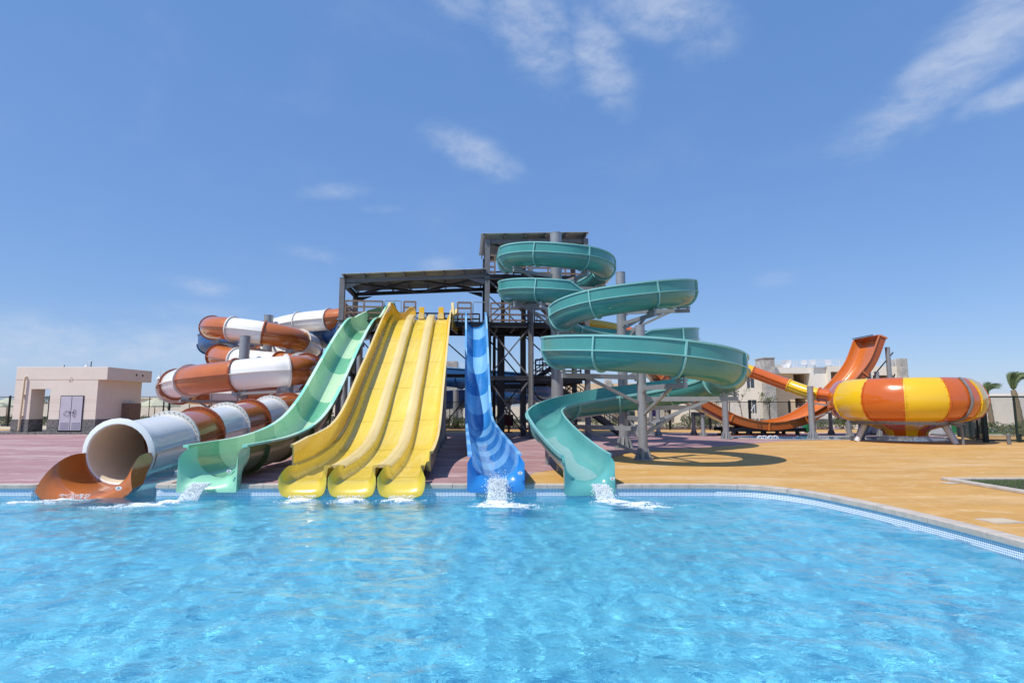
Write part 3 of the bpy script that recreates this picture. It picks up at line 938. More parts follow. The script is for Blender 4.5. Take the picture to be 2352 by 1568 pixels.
# --- yellow three-lane slide
YX, YK = -3.25, -0.081            # centre of the middle lane at Y 11.8
floor_tab = [(11.62, -0.17), (11.74, -0.09), (11.88, 0.005), (12.02, 0.08), (12.3, 0.10), (12.8, 0.105), (14.0, 0.12), (15.2, 0.20), (16.4, 0.34), (17.7, 0.68), (19.0, 1.25), (20.5, 2.08), (22.4, 3.06), (24.0, 3.92), (25.3, 4.62), (26.5, 5.22), (27.5, 5.68), (28.2, 5.92), (28.8, 6.05), (29.6, 6.10)]
YP = smooth_pts(spline([V((YX + YK * (y - 11.8), y, z)) for y, z in floor_tab[::-1]], 0.12), it=6)
fy = frames(YP, (1, -YK * 0, 0))
yel = thing('multi_lane_slide', (-3.8, 20, 0), 'wide yellow slide with three parallel lanes and pale raised dividers', 'water slide')
PITCH = 1.0
half = 0.25
yl = [0.0]
for a, b in zip(YP, YP[1:]): yl.append(yl[-1] + (b - a).length)
i_end = max(i for i in range(len(YP)) if YP[i].y > 12.55)        # lane sections stop here, lips go on
ybands = [0]
while ybands[-1] < i_end:
    j = ybands[-1]
    while j < i_end and yl[j] - yl[ybands[-1]] < 2.35: j += 1
    if i_end - j < 6: j = i_end
    ybands.append(j)
def lane_prof(o, up=0.0):
    P_ = [(-half - 0.105, 0.26), (-half - 0.09, 0.14), (-half - 0.055, 0.045), (-half, 0.008), (-half * .5, 0.0), (half * .5, 0.0), (half, 0.008), (half + 0.055, 0.045), (half + 0.09, 0.14), (half + 0.105, 0.26)]
    Q_ = [(half + 0.15, 0.25), (half + 0.12, 0.11), (half, -0.03), (-half, -0.03), (-half - 0.12, 0.11), (-half - 0.15, 0.25)]
    return [(a + o, b + up) for a, b in P_ + Q_]
def div_prof(o):
    w, h = PITCH / 2 - half - 0.10, 0.265
    P_ = [(-w - 0.02, 0.20), (-w - 0.025, h - 0.03), (-w + 0.01, h), (-0.008, h + 0.012), (0, h + 0.004), (0.008, h + 0.012), (w - 0.01, h), (w + 0.025, h - 0.03), (w + 0.02, 0.20)]
    return [(a + o, b) for a, b in P_]
for ln in (-1, 0, 1):
    for q, (i0, i1) in enumerate(zip(ybands, ybands[1:])):
        rg = [put(YP[i], fy[i], lane_prof(ln * PITCH, 0.010 * (1 - (i - i0) / (i1 - i0)))) for i in range(i0, i1 + 1)]
        ls_ = MB().loft(rg).build('lane_section', M['yellow'], yel, angle=60)
        if i0 > 0:
            q_ = [(a_, b_ + .012) for a_, b_ in lane_prof(ln * PITCH)[1:9]]
            dd_ = fy[i0][0] * 0.011
            MB().loft([put(YP[i0] - dd_, fy[i0], q_), put(YP[i0] + dd_, fy[i0], q_)], closed=False).build('joint_seal', M['joint'], ls_, smooth=False)
for dv in (-0.5, 0.5):
    rg = [put(YP[i], fy[i], div_prof(dv * PITCH)) for i in range(3, i_end + 1)]
    MB().loft(rg).build('divider', M['yellow_pale'], yel, angle=50)
    # bollard-like stop at the top of each divider
    p = YP[8] + V((dv * PITCH + 0.45, 0.35, 0.26))
    mb = MB(); mb.loft([[p + V((a, y, b)) for a, b in ((-.14, -.2), (-.15, 0.02), (-.09, 0.10), (.09, 0.10), (.15, 0.02), (.14, -.2))] for y in (-0.35, 0.1)])
    mb.build('divider_end', M['yellow_pale'], yel)
    MB().box(p + V((0.0, -0.1, 0.24)), (0.27, 0.09, 0.40)).build('divider_marker', M['yellow_deep'], yel, smooth=False, bevel=0.02)
# outer walls: curved haunch with an upright panel above it
def wall(side, hp, name):
    e = side * (PITCH + half)
    y_end = 12.72 if side < 0 else 12.95
    ie = max(i for i in range(len(YP)) if YP[i].y > y_end)
    prof = lambda h: [(e + side * .12, 0.24), (e + side * .165, 0.29), (e + side * .215, 0.30), (e + side * .225, h), (e + side * .30, h + 0.005), (e + side * .30, h - 0.05), (e + side * .25, h - .06), (e + side * .25, 0.05), (e + side * .16, 0.10)]
    for q, (i0, i1) in enumerate(zip(ybands, ybands[1:])):
        i1 = min(i1, ie) if i1 != ybands[-1] else ie
        rg = []
        for i in range(i0, i1 + 1):
            hh_ = hp(YP[i].y)
            pr = prof(hh_)
            rg.append(put(YP[i], fy[i], pr))
        MB().loft(rg, [0, 1, 0, 2, 2, 2, 3, 3, 3]).build(name, [M['yellow_deep'], M['yellow_deep'], M['yellow_pale'], M['olive_out']], yel, angle=45)
wall(-1, lambda y: 0.80 - 0.10 * max(0, min(1, (14.0 - y) / 1.2)), 'side_wall')
wall(1, lambda y: 0.52, 'side_wall')
# scalloped entry panels that curl inward at the top of the outer lanes
def entry_panel(pts, tops, zb):
    rg = []
    P3 = spline([V((x, y, 0)) for x, y in pts], 0.08)
    n = len(P3) - 1
    for i, p in enumerate(P3):
        a, b = P3[max(i - 1, 0)], P3[min(i + 1, n)]
        t = (b - a).normalized(); nn = V((-t.y, t.x, 0)) * 0.03
        zt = interp(tops, i / n)
        lip_ = V((-t.y, t.x, 0)) * 0.09
        rg.append([V((p.x, p.y, zb)) - nn, V((p.x, p.y, zt - .05)) - nn, V((p.x, p.y, zt - .04)) - lip_, V((p.x, p.y, zt)) - lip_, V((p.x, p.y, zt)) + nn, V((p.x, p.y, zb)) + nn])
    return MB().loft(rg, [1, 0, 0, 0, 1, 1]).build('entry_panel', [M['yellow_pale'], M['yellow_deep']], yel, angle=50)
def scallop(vals, n=40):
    out = []
    for i in range(n + 1):
        s_ = i / n
        out.append((s_, interp(vals, s_)))
    for _ in range(3): out = [out[0]] + [(out[i][0], (out[i-1][1] + out[i][1] * 2 + out[i+1][1]) / 4) for i in range(1, n)] + [out[-1]]
    return out
entry_panel([(-6.12, 27.5), (-6.17, 28.1), (-5.98, 28.7), (-5.55, 28.98), (-5.0, 29.08)], scallop([(0, 6.36), (.12, 6.58), (.25, 6.84), (.36, 6.86), (.5, 6.66), (.62, 6.42), (.74, 6.42), (.84, 6.72), (.92, 6.85), (1, 6.55)]), 5.75)
entry_panel([(-2.93, 27.6), (-3.05, 28.3), (-3.02, 29.2), (-2.95, 30.2)], scallop([(0, 6.15), (.12, 6.5), (.25, 6.9), (.36, 6.8), (.55, 6.35), (.7, 6.5), (.85, 6.85), (1, 6.5)]), 5.5)
# the scooped lips that end each lane in the pool: each lane rolls outward and down into the water
for ln in (-1, 0, 1):
    Uh = [(-.355, .30), (-.345, .18), (-.318, .085), (-.28, .03), (-.24, .006), (-.12, 0), (0, 0)]
    Qh = [(-.485, .10), (-.488, -.02), (-.475, -.12), (-.445, -.20), (-.40, -.26), (-.22, -.31), (0, -.315)]
    U = Uh + [(-a_, b_) for a_, b_ in Uh[-2::-1]]; Q = Qh + [(-a_, b_) for a_, b_ in Qh[-2::-1]]
    def dense(L_, m_=3):
        P3 = spline([V((a_, 0, b_)) for a_, b_ in L_], 0.5)
        o_ = []
        for (a0, b0), (a1, b1) in zip(L_, L_[1:]):
            for k in range(m_): o_.append((a0 + (a1 - a0) * k / m_, b0 + (b1 - b0) * k / m_))
        return o_ + [L_[-1]]
    U, Q = dense(U), dense(Q)
    for _ in range(2):
        Q = [Q[0]] + [((Q[i-1][0] + 2 * Q[i][0] + Q[i+1][0]) / 4, (Q[i-1][1] + 2 * Q[i][1] + Q[i+1][1]) / 4) for i in range(1, len(Q) - 1)] + [Q[-1]]
        U = [U[0]] + [((U[i-1][0] + 2 * U[i][0] + U[i+1][0]) / 4, (U[i-1][1] + 2 * U[i][1] + U[i+1][1]) / 4) for i in range(1, len(U) - 1)] + [U[-1]]
    rg = []
    zc_ = interp(floor_tab, 12.3) + .008
    def ring(y, pts):
        x0 = YX + YK * (y - 11.8) + ln * PITCH
        return [V((x0 + a_, y, zc_ + b_)) for a_, b_ in pts]
    rg.append(ring(12.62, [(a_, b_ * .88) for a_, b_ in U]))
    rg.append(ring(12.35, [(a_, b_ * .95 + .0) for a_, b_ in U]))
    yb, fl_ = 12.16, 0.47
    for k in range(0, 11):
        tau = k / 10 * pi / 2
        ow = 1 - math.cos(tau)
        rg.append(ring(yb - fl_ * math.sin(tau), [(u[0] + (q[0] - u[0]) * ow, u[1] + (q[1] - u[1]) * ow + .035 * math.sin(2 * tau) * (u[1] / .3)) for u, q in zip(U, Q)]))
    th = [(a_ * 1.0, b_ - .02) for a_, b_ in Q]
    rg.append(ring(yb - fl_ + .03, th))
    O_ = [(a_ * 1.12, b_ - .06) for a_, b_ in U]
    rg.append(ring(yb - fl_ * .55, [(q[0] * .55 + o_[0] * .45, q[1] * .5 + o_[1] * .5 - .02) for q, o_ in zip(Q, O_)]))
    rg.append(ring(yb, O_)); rg.append(ring(12.62, O_))
    rg.append(rg[0])
    mb = MB().loft(rg, closed=False)
    for e in (0, len(U) - 1): mb.add([r_[e] for r_ in rg[:-1]], [tuple(range(len(rg) - 1))])
    MB.build(mb, 'exit_lip', M['yellow_lip'], yel, angle=60)

# posts under the straight slides
def posts(root, X, k, tab, ys, halfw, drop, r_=0.10, mat=None):
    for y in ys:
        z = interp(tab, y) - drop
        for s_ in ((-1, 1) if halfw else (0,)):
            column(root, X + k * (y - 11.8) + s_ * halfw, y, 0.01, z - 0.30, r_, True)
        MB().ibeam((X + k * (y - 11.8) - halfw - 0.2, y, z - 0.26), (X + k * (y - 11.8) + halfw + 0.2, y, z - 0.26), 0.14, 0.2).build('cross_beam', M['steel'], root, smooth=False)
posts(yel, YX, YK, floor_tab, (17.9, 19.8, 22.0, 24.5, 27.2), 1.25, 0.10, 0.11)
posts(mint, MX, MK, mprof, (20.6, 23.6, 26.4), 0.0, 0.95, 0.13)
posts(blue, BX, BK, bprof, (23.8, 25.6, 27.2), 0.28, 0.80, 0.07)
# ------------------------------------------------------------ orange and white tube slide
def px2(x, y): return (336.875 + x * .3125, 673.75 + y * .3125)
def t2(x, y, Y):
    return at(*px2(x, y), Y)
TUBE_R = 0.68
tube_ctrl = [t2(1480, 178, 36.6), t2(1345, 193, 36.9), t2(1130, 214, 38.0), t2(930, 262, 38.9), V((-16.6, 39.3, 6.9)), V((-18.6, 38.0, 6.78)),
    V((-19.05, 36.2, 6.62)), V((-18.1, 34.1, 6.38)), t2(700, 268, 33.3), t2(880, 294, 33.4), t2(1060, 330, 34.2), V((-13.0, 36.1, 5.55)), V((-13.9, 38.3, 5.35)),
    V((-15.8, 39.3, 5.2)), V((-17.7, 38.2, 5.02)), V((-18.3, 36.0, 4.84)), V((-17.4, 33.6, 4.55)), t2(700, 498, 32.0), t2(850, 512, 32.0), t2(990, 524, 31.8), t2(1110, 536, 30.6), 
    t2(1172, 548, 28.6), t2(1150, 560, 26.6), t2(1060, 568, 25.5), t2(830, 583, 25.2), t2(600, 608, 25.2), t2(390, 632, 25.7), t2(255, 656, 27.0), t2(192, 690, 29.2), t2(235, 715, 31.4),
    t2(370, 728, 33.0), t2(570, 736, 33.6), t2(760, 736, 33.8), t2(900, 730, 33.5), V((-12.4, 33.0, 2.36)), V((-10.9, 31.6, 2.18)), V((-10.0, 29.3, 1.95)), V((-9.55, 26.8, 1.72)), V((-9.32, 24.2, 1.47)),
    V((-9.18, 21.6, 1.27)), V((-9.10, 19.0, 1.06)), V((-9.02, 16.4, 0.86)), V((-8.95, 14.6, 0.72)), V((-8.87, 12.98, 0.585))]
UP = smooth_pts(spline(tube_ctrl, 0.12), it=14)
fu = frames(UP)
tube = thing('tube_slide', (-13, 28, 0), 'enclosed spiral tube in orange and white rings ending in an orange scoop', 'water slide')
ul = [0.0]
for a, b in zip(UP, UP[1:]): ul.append(ul[-1] + (b - a).length)
def near_u(p, lo=0, hi=None):
    hi = len(UP) if hi is None else hi
    return min(range(lo, hi), key=lambda i: (UP[i] - p).length)
def yidx(y): return min(range(len(UP) * 3 // 4, len(UP)), key=lambda i: abs(UP[i].y - y))
cuts = [len(UP) - 1] + [yidx(y) for y in (15.0, 16.4, 18.1, 19.8, 21.6)]
def fill(i_to, n):
    i0 = cuts[-1]
    L0, L1 = ul[i0], ul[i_to]
    for q in range(1, n):
        want = L0 + (L1 - L0) * q / n
        cuts.append(min(range(len(UP)), key=lambda i: abs(ul[i] - want)))
    cuts.append(i_to)
a185, a605, a1065 = (near_u(t2(*q)) for q in ((325, 640, 26.2), (662, 603, 25.2), (1030, 570, 25.4)))
b1180, b870, b540 = (near_u(t2(*q), 0, a1065 - 60) for q in ((1165, 362, 34.9), (870, 294, 33.4), (640, 266, 33.4)))
def even(L, u=2.35): return max(2, 2 * round(L / u / 2))
fill(a185, even(ul[cuts[-1]] - ul[a185])); fill(a605, 1); fill(a1065, 1)
fill(b1180, even(ul[a1065] - ul[b1180])); fill(b870, 1); fill(b540, 1)
e930, e1125, e1345 = (near_u(t2(*q), 0, b540 - 20) for q in ((930, 262, 38.9), (1125, 214, 38.0), (1348, 193, 36.9)))
fill(e930, 3); fill(e1125, 1); nwhite = len(cuts) - 1; fill(e1345, 1); fill(0, 1)
NT = 28
def circ(r, n=NT): return [(r * math.cos(2 * pi * i / n), r * math.sin(2 * pi * i / n)) for i in range(n)]
for k, (i1, i0) in enumerate(zip(cuts, cuts[1:])):
    wh = (k % 2 == 0) if k < nwhite else (k == nwhite)
    mb = MB()
    if k == 0:
        rg = [put(UP[i], fu[i], circ(TUBE_R)) for i in range(i0, i1 - 2)]
        for dr, di in ((0.0, 0), (0.045, 0), (0.095, 0), (0.115, 0.02), (0.115, 0.05), (0.06, 0.075), (0.0, 0.06), (-0.02, 0.03)):
            q = UP[i1] + fu[i1][0] * (di - 0.03 if dr > 0 else di)
            if (dr, di) == (0.0, 0): continue
            rg.append(put(q, fu[i1], circ(TUBE_R + dr)))
        n_out = len(rg)
        inn = [put(UP[i], fu[i], circ(TUBE_R - 0.03)) for i in range(i1, i0 - 1, -1)]
        mb.loft(rg, 0, caps=False)
        mb.loft([rg[-1]] + inn, 1, caps=False)
        sec = mb.build('tube_section', [M['white'], M['cream_in']], tube, fix=False)
    else:
        rg = [put(UP[i], fu[i], circ(TUBE_R)) for i in range(i0, i1 + 1)]
        if k == 1:
            mb.loft(rg, 0, caps=False)
            mb.loft([put(UP[i], fu[i], circ(TUBE_R - 0.03)) for i in range(i1, i0 - 1, -1)], 0, caps=False)
        else: mb.loft(rg)
        sec = mb.build('tube_section', [M['white'] if wh else M['orange']], tube, fix=(k > 1))
    # ring flange with bolts at the upper end, and the seam lip along both sides
    mb = MB()
    a_, b_ = circ(TUBE_R - 0.01), circ(TUBE_R + 0.10)
    d = fu[i0][0] * 0.035; p = UP[i0]
    if i0 > 0:
        rr = [put(p - d, fu[i0], a_), put(p - d, fu[i0], b_), put(p + d, fu[i0], b_), put(p + d, fu[i0], a_)]
        rr.append(rr[0])
        mb.loft(rr, caps=False)
    for s_ in (-1, 1):
        mb.loft([put(UP[i], fu[i], [(s_ * (TUBE_R - .01), .02), (s_ * (TUBE_R + .075), .02), (s_ * (TUBE_R + .075), -.02), (s_ * (TUBE_R - .01), -.02)]) for i in range(i0, i1 + 1)])
    fl = mb.build('flange', M['white_flange'] if wh else M['orange_dark'], sec, angle=30)
    if i0 > 0 and k < 16:
        mb = MB(); t_, r_, u_ = fu[i0]
        for q in range(36):
            a = 2 * pi * q / 36
            e = r_ * math.cos(a) + u_ * math.sin(a)
            c = p + e * (TUBE_R + 0.055)
            mb.cyl(c - t_ * 0.055, c + t_ * 0.055, 0.013, n=6)
        mb.build('flange_bolt', M['bolt'], fl, smooth=False)['kind'] = 'stuff'
# the orange scoop under the mouth
exit_piece(tube, V((-8.67, 11.73, 0.57)), (0.15, -1, 0), TUBE_R + 0.02, 0.04, 0.035, 0.90, -0.23, 1.40, M['orange'], 0.92, ztop=-0.62, name='exit_scoop', low=True)
badge(tube, V((-7.99, 11.76, -0.01)), (0.25, -1, 0.25), 0.05)
# posts with arms
tcol = [column(tube, -14.58, 30.7, 0.0, 5.42, 0.27), column(tube, -16.3, 37.5, 0.0, 7.65, 0.30)]
def uarm(cx, cy, i, drop):
    p = UP[i]; d = V((p.x - cx, p.y - cy, 0)).normalized()
    zb = p.z - TUBE_R - 0.22
    e = V((p.x, p.y, zb)) + d * 0.35
    mb = MB().beam(V((cx, cy, zb)) + d * 0.25, e, 0.09, 0.13)
    mb.beam(V((cx, cy, zb - drop)) + d * 0.25, V((cx, cy, zb)).lerp(e, 0.75), 0.07, 0.08)
    mb.beam(V((p.x, p.y, zb)), V((p.x, p.y, zb + 0.26)), 0.35, 0.12)
    mb.build('bracket_arm', M['galv'], tube, smooth=False)
for q in ((1020, 570, 25.5), (660, 603, 25.2), (300, 645, 26.5)):
    uarm(-14.58, 30.7, near_u(t2(*q)), 1.2)
for v_ in (V((-16.6, 39.3, 6.9)), t2(700, 268, 33.3), t2(1060, 330, 34.2), V((-19.05, 36.2, 6.62)), V((-15.8, 39.3, 5.2)), t2(850, 512, 32.0)):
    uarm(-16.3, 37.5, near_u(v_), 1.2)
for y in (19.0, 22.6, 25.6):
    i = min(range(len(UP) // 2, len(UP)), key=lambda i: abs(UP[i].y - y))
    column(tube, UP[i].x, y, 0.0, UP[i].z - TUBE_R - 0.02, 0.12, True, 'support_post')

# ------------------------------------------------------------ orange half pipe
hp = thing('half_pipe_slide', (14, 32, 0), 'wide orange half pipe sweeping down from the tower and up to a raised open end', 'water slide')
far = [(6.6, 5.1), (8.3, 3.4), (9.7, 2.45), (11.1, 1.66), (12.3, 1.10), (13.9, .80), (15.4, .95), (16.3, 1.25), (17.6, 2.0), (18.5, 2.75), (19.3, 3.55), (20.0, 4.45), (20.62, 5.80)]
HPt = smooth_pts(spline([V((x, 32.1, z - 0.45)) for x, z in far], 0.12), it=4)
HW = 1.12
fh = frames(HPt, (0, 1, 0))
hl_ = [0.0]
for a, b in zip(HPt, HPt[1:]): hl_.append(hl_[-1] + (b - a).length)
def hp_prof():
    I = [(-HW, 0.44), (-HW + .02, 0.12), (-HW + 0.12, 0.01), (-HW + .3, 0), (0, 0), (HW - .3, 0), (HW - 0.12, 0.01), (HW - .02, 0.12), (HW, 0.44)]
    O = [(HW + .10, 0.44), (HW + .10, 0.40), (HW + 0.04, 0.38), (HW + .03, 0.0), (HW - .2, -0.05), (-HW + .2, -0.05), (-HW - .03, 0.0), (-HW - .04, 0.38), (-HW - .10, 0.40), (-HW - .10, 0.44)]
    return I + O
mi_ = [0] * 8 + [0] * 3 + [1] * 6 + [0] * 2
cu = [0]
while cu[-1] < len(HPt) - 1:
    j = cu[-1]
    while j < len(HPt) - 1 and hl_[j] - hl_[cu[-1]] < 2.1: j += 1
    if len(HPt) - 1 - j < 6: j = len(HPt) - 1
    cu.append(j)
pr = hp_prof()
for i0, i1 in zip(cu, cu[1:]):
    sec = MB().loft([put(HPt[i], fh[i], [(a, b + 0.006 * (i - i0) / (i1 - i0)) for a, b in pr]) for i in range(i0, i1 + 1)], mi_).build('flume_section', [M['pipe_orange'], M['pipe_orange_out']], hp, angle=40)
    mb = MB()
    for s_ in (-1, 1):
        t_, r_, u_ = fh[i1]
        c = HPt[i1] + r_ * (s_ * (HW + 0.07)) + u_ * 0.18
        mb.beam(c - u_ * 0.2, c + u_ * 0.2, 0.09, 0.05, 0, r_)
    mb.build('flange', M['pipe_orange'], sec, smooth=False)
# closed top edge of the raised end, with a spray bar
t_, r_, u_ = fh[-1]; p = HPt[-1]
MB().loft([[p + r_ * a + u_ * b + t_ * c for a, b in ((-HW, 0.0), (-HW, 0.44), (HW, 0.44), (HW, 0.0))] for c in (0.0, 0.04)]).build('end_wall', M['pipe_orange_out'], hp, smooth=False)
MB().pipe([p + r_ * a + u_ * 0.50 + t_ * 0.05 for a in (-HW * .6, HW + .1)], 0.025).build('spray_bar', M['black'], hp)
for x, dz in ((19.75, 3.9), (20.45, 4.75)):
    for y in (31.2, 33.0):
        column(hp, x + 0.35, y, 0.0, dz - 0.4 if x < 20 else dz + .1, 0.12, True)
mb = MB()
for y in (31.2, 33.0):
    for a, b in (((20.1, .8), (21.1, 3.4)), ((21.1, .8), (20.1, 3.4)), ((20.1, 3.5), (21.1, 4.6))):
        mb.beam((a[0], y, a[1]), (b[0], y, b[1]), 0.05, 0.05)
mb.build('bracing', M['steel_shaded'], hp, smooth=False)
mb = MB()
for x in (12.1, 12.9, 13.7, 14.5, 15.6):
    for y in (31.3, 32.9): mb.box((x, y, 0.16), (0.16, 0.16, 0.33))
for y in (31.3, 32.9): mb.ibeam((11.6, y, 0.36), (16.1, y, 0.36), 0.16, 0.2)
for x in (12.1, 13.7, 15.6): mb.beam((x, 31.3, .05), (x + .8, 32.9, .3), 0.06, 0.06)
mb.build('support_frame', M['steel_shaded'], hp, smooth=False)
for x, y, z in ((10.45, 31.3, 1.15), (10.45, 32.9, 1.15), (8.0, 31.3, 2.8), (8.0, 32.9, 2.8), (18.4, 31.2, 1.7), (18.4, 33.0, 1.7)):
    column(hp, x, y, 0.0, z, 0.11, True)
mb = MB(); mb.ibeam((10.45, 30.9, 1.2), (10.45, 33.3, 1.2), .16, .2); mb.ibeam((8.0, 30.9, 2.86), (8.0, 33.3, 2.86), .16, .2)
mb.build('cross_beam', M['steel'], hp, smooth=False)

# ------------------------------------------------------------ bowl slide
BC = V((18.5, 26.95, 0))
BK = 0.835
BA = -124.5
bowl = thing('bowl_slide', BC, 'big round bowl striped orange and yellow standing on slanting grey legs', 'water slide')
bprofile = [(2.92, 2.82), (2.95, 2.89), (3.16, 2.86), (3.36, 2.72), (3.60, 2.44), (3.75, 2.08), (3.77, 1.78), (3.66, 1.46), (3.42, 1.20), (3.10, 1.05), (2.60, 0.96), (1.75, 0.74), (1.30, 0.60), (1.10, 0.46), (1.05, 0.27)]
inner = [(1.00, 0.27), (1.04, 0.50), (1.25, 0.66), (1.75, 0.80), (2.6, 1.02), (3.06, 1.11), (3.36, 1.26), (3.59, 1.50), (3.70, 1.78), (3.68, 2.06), (3.54, 2.40), (3.30, 2.66), (3.10, 2.78)]
bprofile = [(r * BK, z) for r, z in bprofile]; inner = [(r * BK, z) for r, z in inner]
full = bprofile + inner
for q in range(12):
    a0 = R(BA + 1.7 + 30 * q); st = 10
    mb = MB()
    rg = []
    for i in range(st + 1):
        a = a0 + R(30) * i / st
        rg.append([BC + V((r * math.cos(a), r * math.sin(a), z)) for r, z in full])
    mb.loft(rg)
    orange = (q % 2 == 1)
    sec = mb.build('bowl_segment', M['bowl_orange'] if orange else M['bowl_yellow'], bowl, angle=40)
    mb = MB()
    f0 = [(r + 0.05 * (1 if z > 1.0 else .3), z - (0.0 if z > 1.3 else 0.03)) for r, z in bprofile[3:-2]]
    b0 = [(r - 0.015, z) for r, z in bprofile[3:-2]]
    rgs = []
    for (r0, z0), (r1, z1) in zip(f0, b0):
        pts = []
        for rr_, zz_, da in ((r1, z1, -.008), (r0, z0, -.008), (r0, z0, .008), (r1, z1, .008)):
            a = a0 + da
            pts.append(BC + V((rr_ * math.cos(a), rr_ * math.sin(a), zz_)))
        rgs.append(pts)
    mb.loft(rgs)
    for (r0, z0) in f0[::1]:
        for da in (-.022, .022):
            a = a0 + da
            mb.sphere(BC + V(((r0 - .045) * math.cos(a), (r0 - .045) * math.sin(a), z0)), 0.018, 6, 4)
    mb.build('flange', M['bowl_orange'] if orange else M['bowl_yellow'], sec, angle=50)
mb = MB()
for k in range(48):
    a, b = 2 * pi * k / 48, 2 * pi * (k + 1) / 48
    mb.ibeam(BC + V((2.2 * math.cos(a), 2.2 * math.sin(a), 0.93)), BC + V((2.2 * math.cos(b), 2.2 * math.sin(b), 0.93)), 0.16, 0.18)
mb.build('ring_beam', M['galv'], bowl, smooth=False)
for a in (183, -76, 107, 1):
    d = V((math.cos(R(a)), math.sin(R(a)), 0))
    mb = MB().cyl(BC + d * 2.38, BC + d * 1.92 + V((0, 0, 0.84)), 0.12, n=14)
    lg = mb.build('leg', M['galv_pale'], bowl)
    MB().cyl(BC + d * 1.97 + V((0, 0, .74)), BC + d * 1.91 + V((0, 0, .87)), 0.15, n=14).build('leg_collar', M['galv'], lg)
hose = []
for i in range(13):
    s = i / 12
    j = 2 + s * 8.2
    j0 = int(j); w = j - j0
    (r0, z0), (r1, z1) = bprofile[j0], bprofile[j0 + 1]
    a = R(BA + 50 - 3 * s)
    rr_ = r0 + (r1 - r0) * w + 0.07; zz_ = z0 + (z1 - z0) * w
    hose.append(BC + V((rr_ * math.cos(a), rr_ * math.sin(a), zz_)))
a = R(BA + 47)
hose += [BC + V((2.45 * math.cos(a), 2.45 * math.sin(a), 0.85)), BC + V((2.6 * math.cos(a + .06), 2.6 * math.sin(a + .06), 0.75)), BC + V((2.62 * math.cos(a + .06), 2.62 * math.sin(a + .06), 0.0))]
MB().pipe(hose, 0.055, 8).build('water_hose', M['steel'], bowl)
# feeding tube from the tower
FT = [V((2.2, 34.2, 6.75)), V((4.3, 34.0, 6.55)), V((6.6, 33.6, 6.1)), V((8.6, 33.0, 5.3)), at(1640, 822, 31.6), at(1720, 851, 31.0), at(1810, 884, 30.0), at(1862, 902, 29.2), V((16.2, 28.3, 2.1))]
FP = smooth_pts(spline(FT, 0.12), it=6); ff = frames(FP)
fl_ = [0.0]
for a_, b_ in zip(FP, FP[1:]): fl_.append(fl_[-1] + (b_ - a_).length)
cu = [len(FP) - 1]; k = 0
while cu[-1] > 0:
    want = 0.8 if k == 0 else (1.55 if k == 1 else 1.8)
    j = cu[-1]
    while j > 0 and fl_[cu[-1]] - fl_[j] < want: j -= 1
    if j < 6: j = 0
    cu.append(j); k += 1
FR_ = 0.325
def frad(i): return FR_ + 0.09 * max(0, min(1, (34.2 - FP[i].x * 3) / 22))
for k, (i1, i0) in enumerate(zip(cu, cu[1:])):
    mt = M['bowl_orange'] if k % 2 == 0 else M['bowl_yellow']
    sec = MB().loft([put(FP[i], ff[i], circ(frad(i), 20)) for i in range(i0, i1 + 1)]).build('tube_section', mt, bowl)
    mb = MB()
    if i0 > 0:
        d = ff[i0][0] * 0.025
        rr_ = [put(FP[i0] - d, ff[i0], circ(frad(i0), 20)), put(FP[i0] - d, ff[i0], circ(frad(i0) + .05, 20)), put(FP[i0] + d, ff[i0], circ(frad(i0) + .05, 20)), put(FP[i0] + d, ff[i0], circ(frad(i0), 20))]
        mb.loft(rr_ + [rr_[0]], caps=False)
    for s_ in (-1, 1): mb.loft([put(FP[i], ff[i], [(s_ * (frad(i) - .01), .012), (s_ * (frad(i) + .04), .012), (s_ * (frad(i) + .04), -.012), (s_ * (frad(i) - .01), -.012)]) for i in range(i0, i1 + 1)])
    mb.build('flange', mt, sec)
for px_, py_, by, Y in ((1862, 915, 1002.5, 28.6), (1662, 855, 1003, 28.6)):
    top = at(px_, py_, Y); foot = ground(px_ + 1, by)
    column(bowl, top.x, Y, 0.0, at(px_, 888 if px_ > 1700 else 872, Y).z, 0.15, True)
MB().beam(at(1668, 873, 28.6), at(1725, 873, 30.4), 0.06, 0.08).beam(at(1668, 890, 28.6), at(1705, 873, 30.0), .05, .05).build('bracket_arm', M['galv'], bowl, smooth=False)
MB().beam(at(1868, 926, 28.6), at(1900, 930, 27.6), 0.06, 0.08).beam(at(1868, 960, 28.6), at(1910, 944, 27.8), .06, .07).build('bracket_arm', M['galv'], bowl, smooth=False)

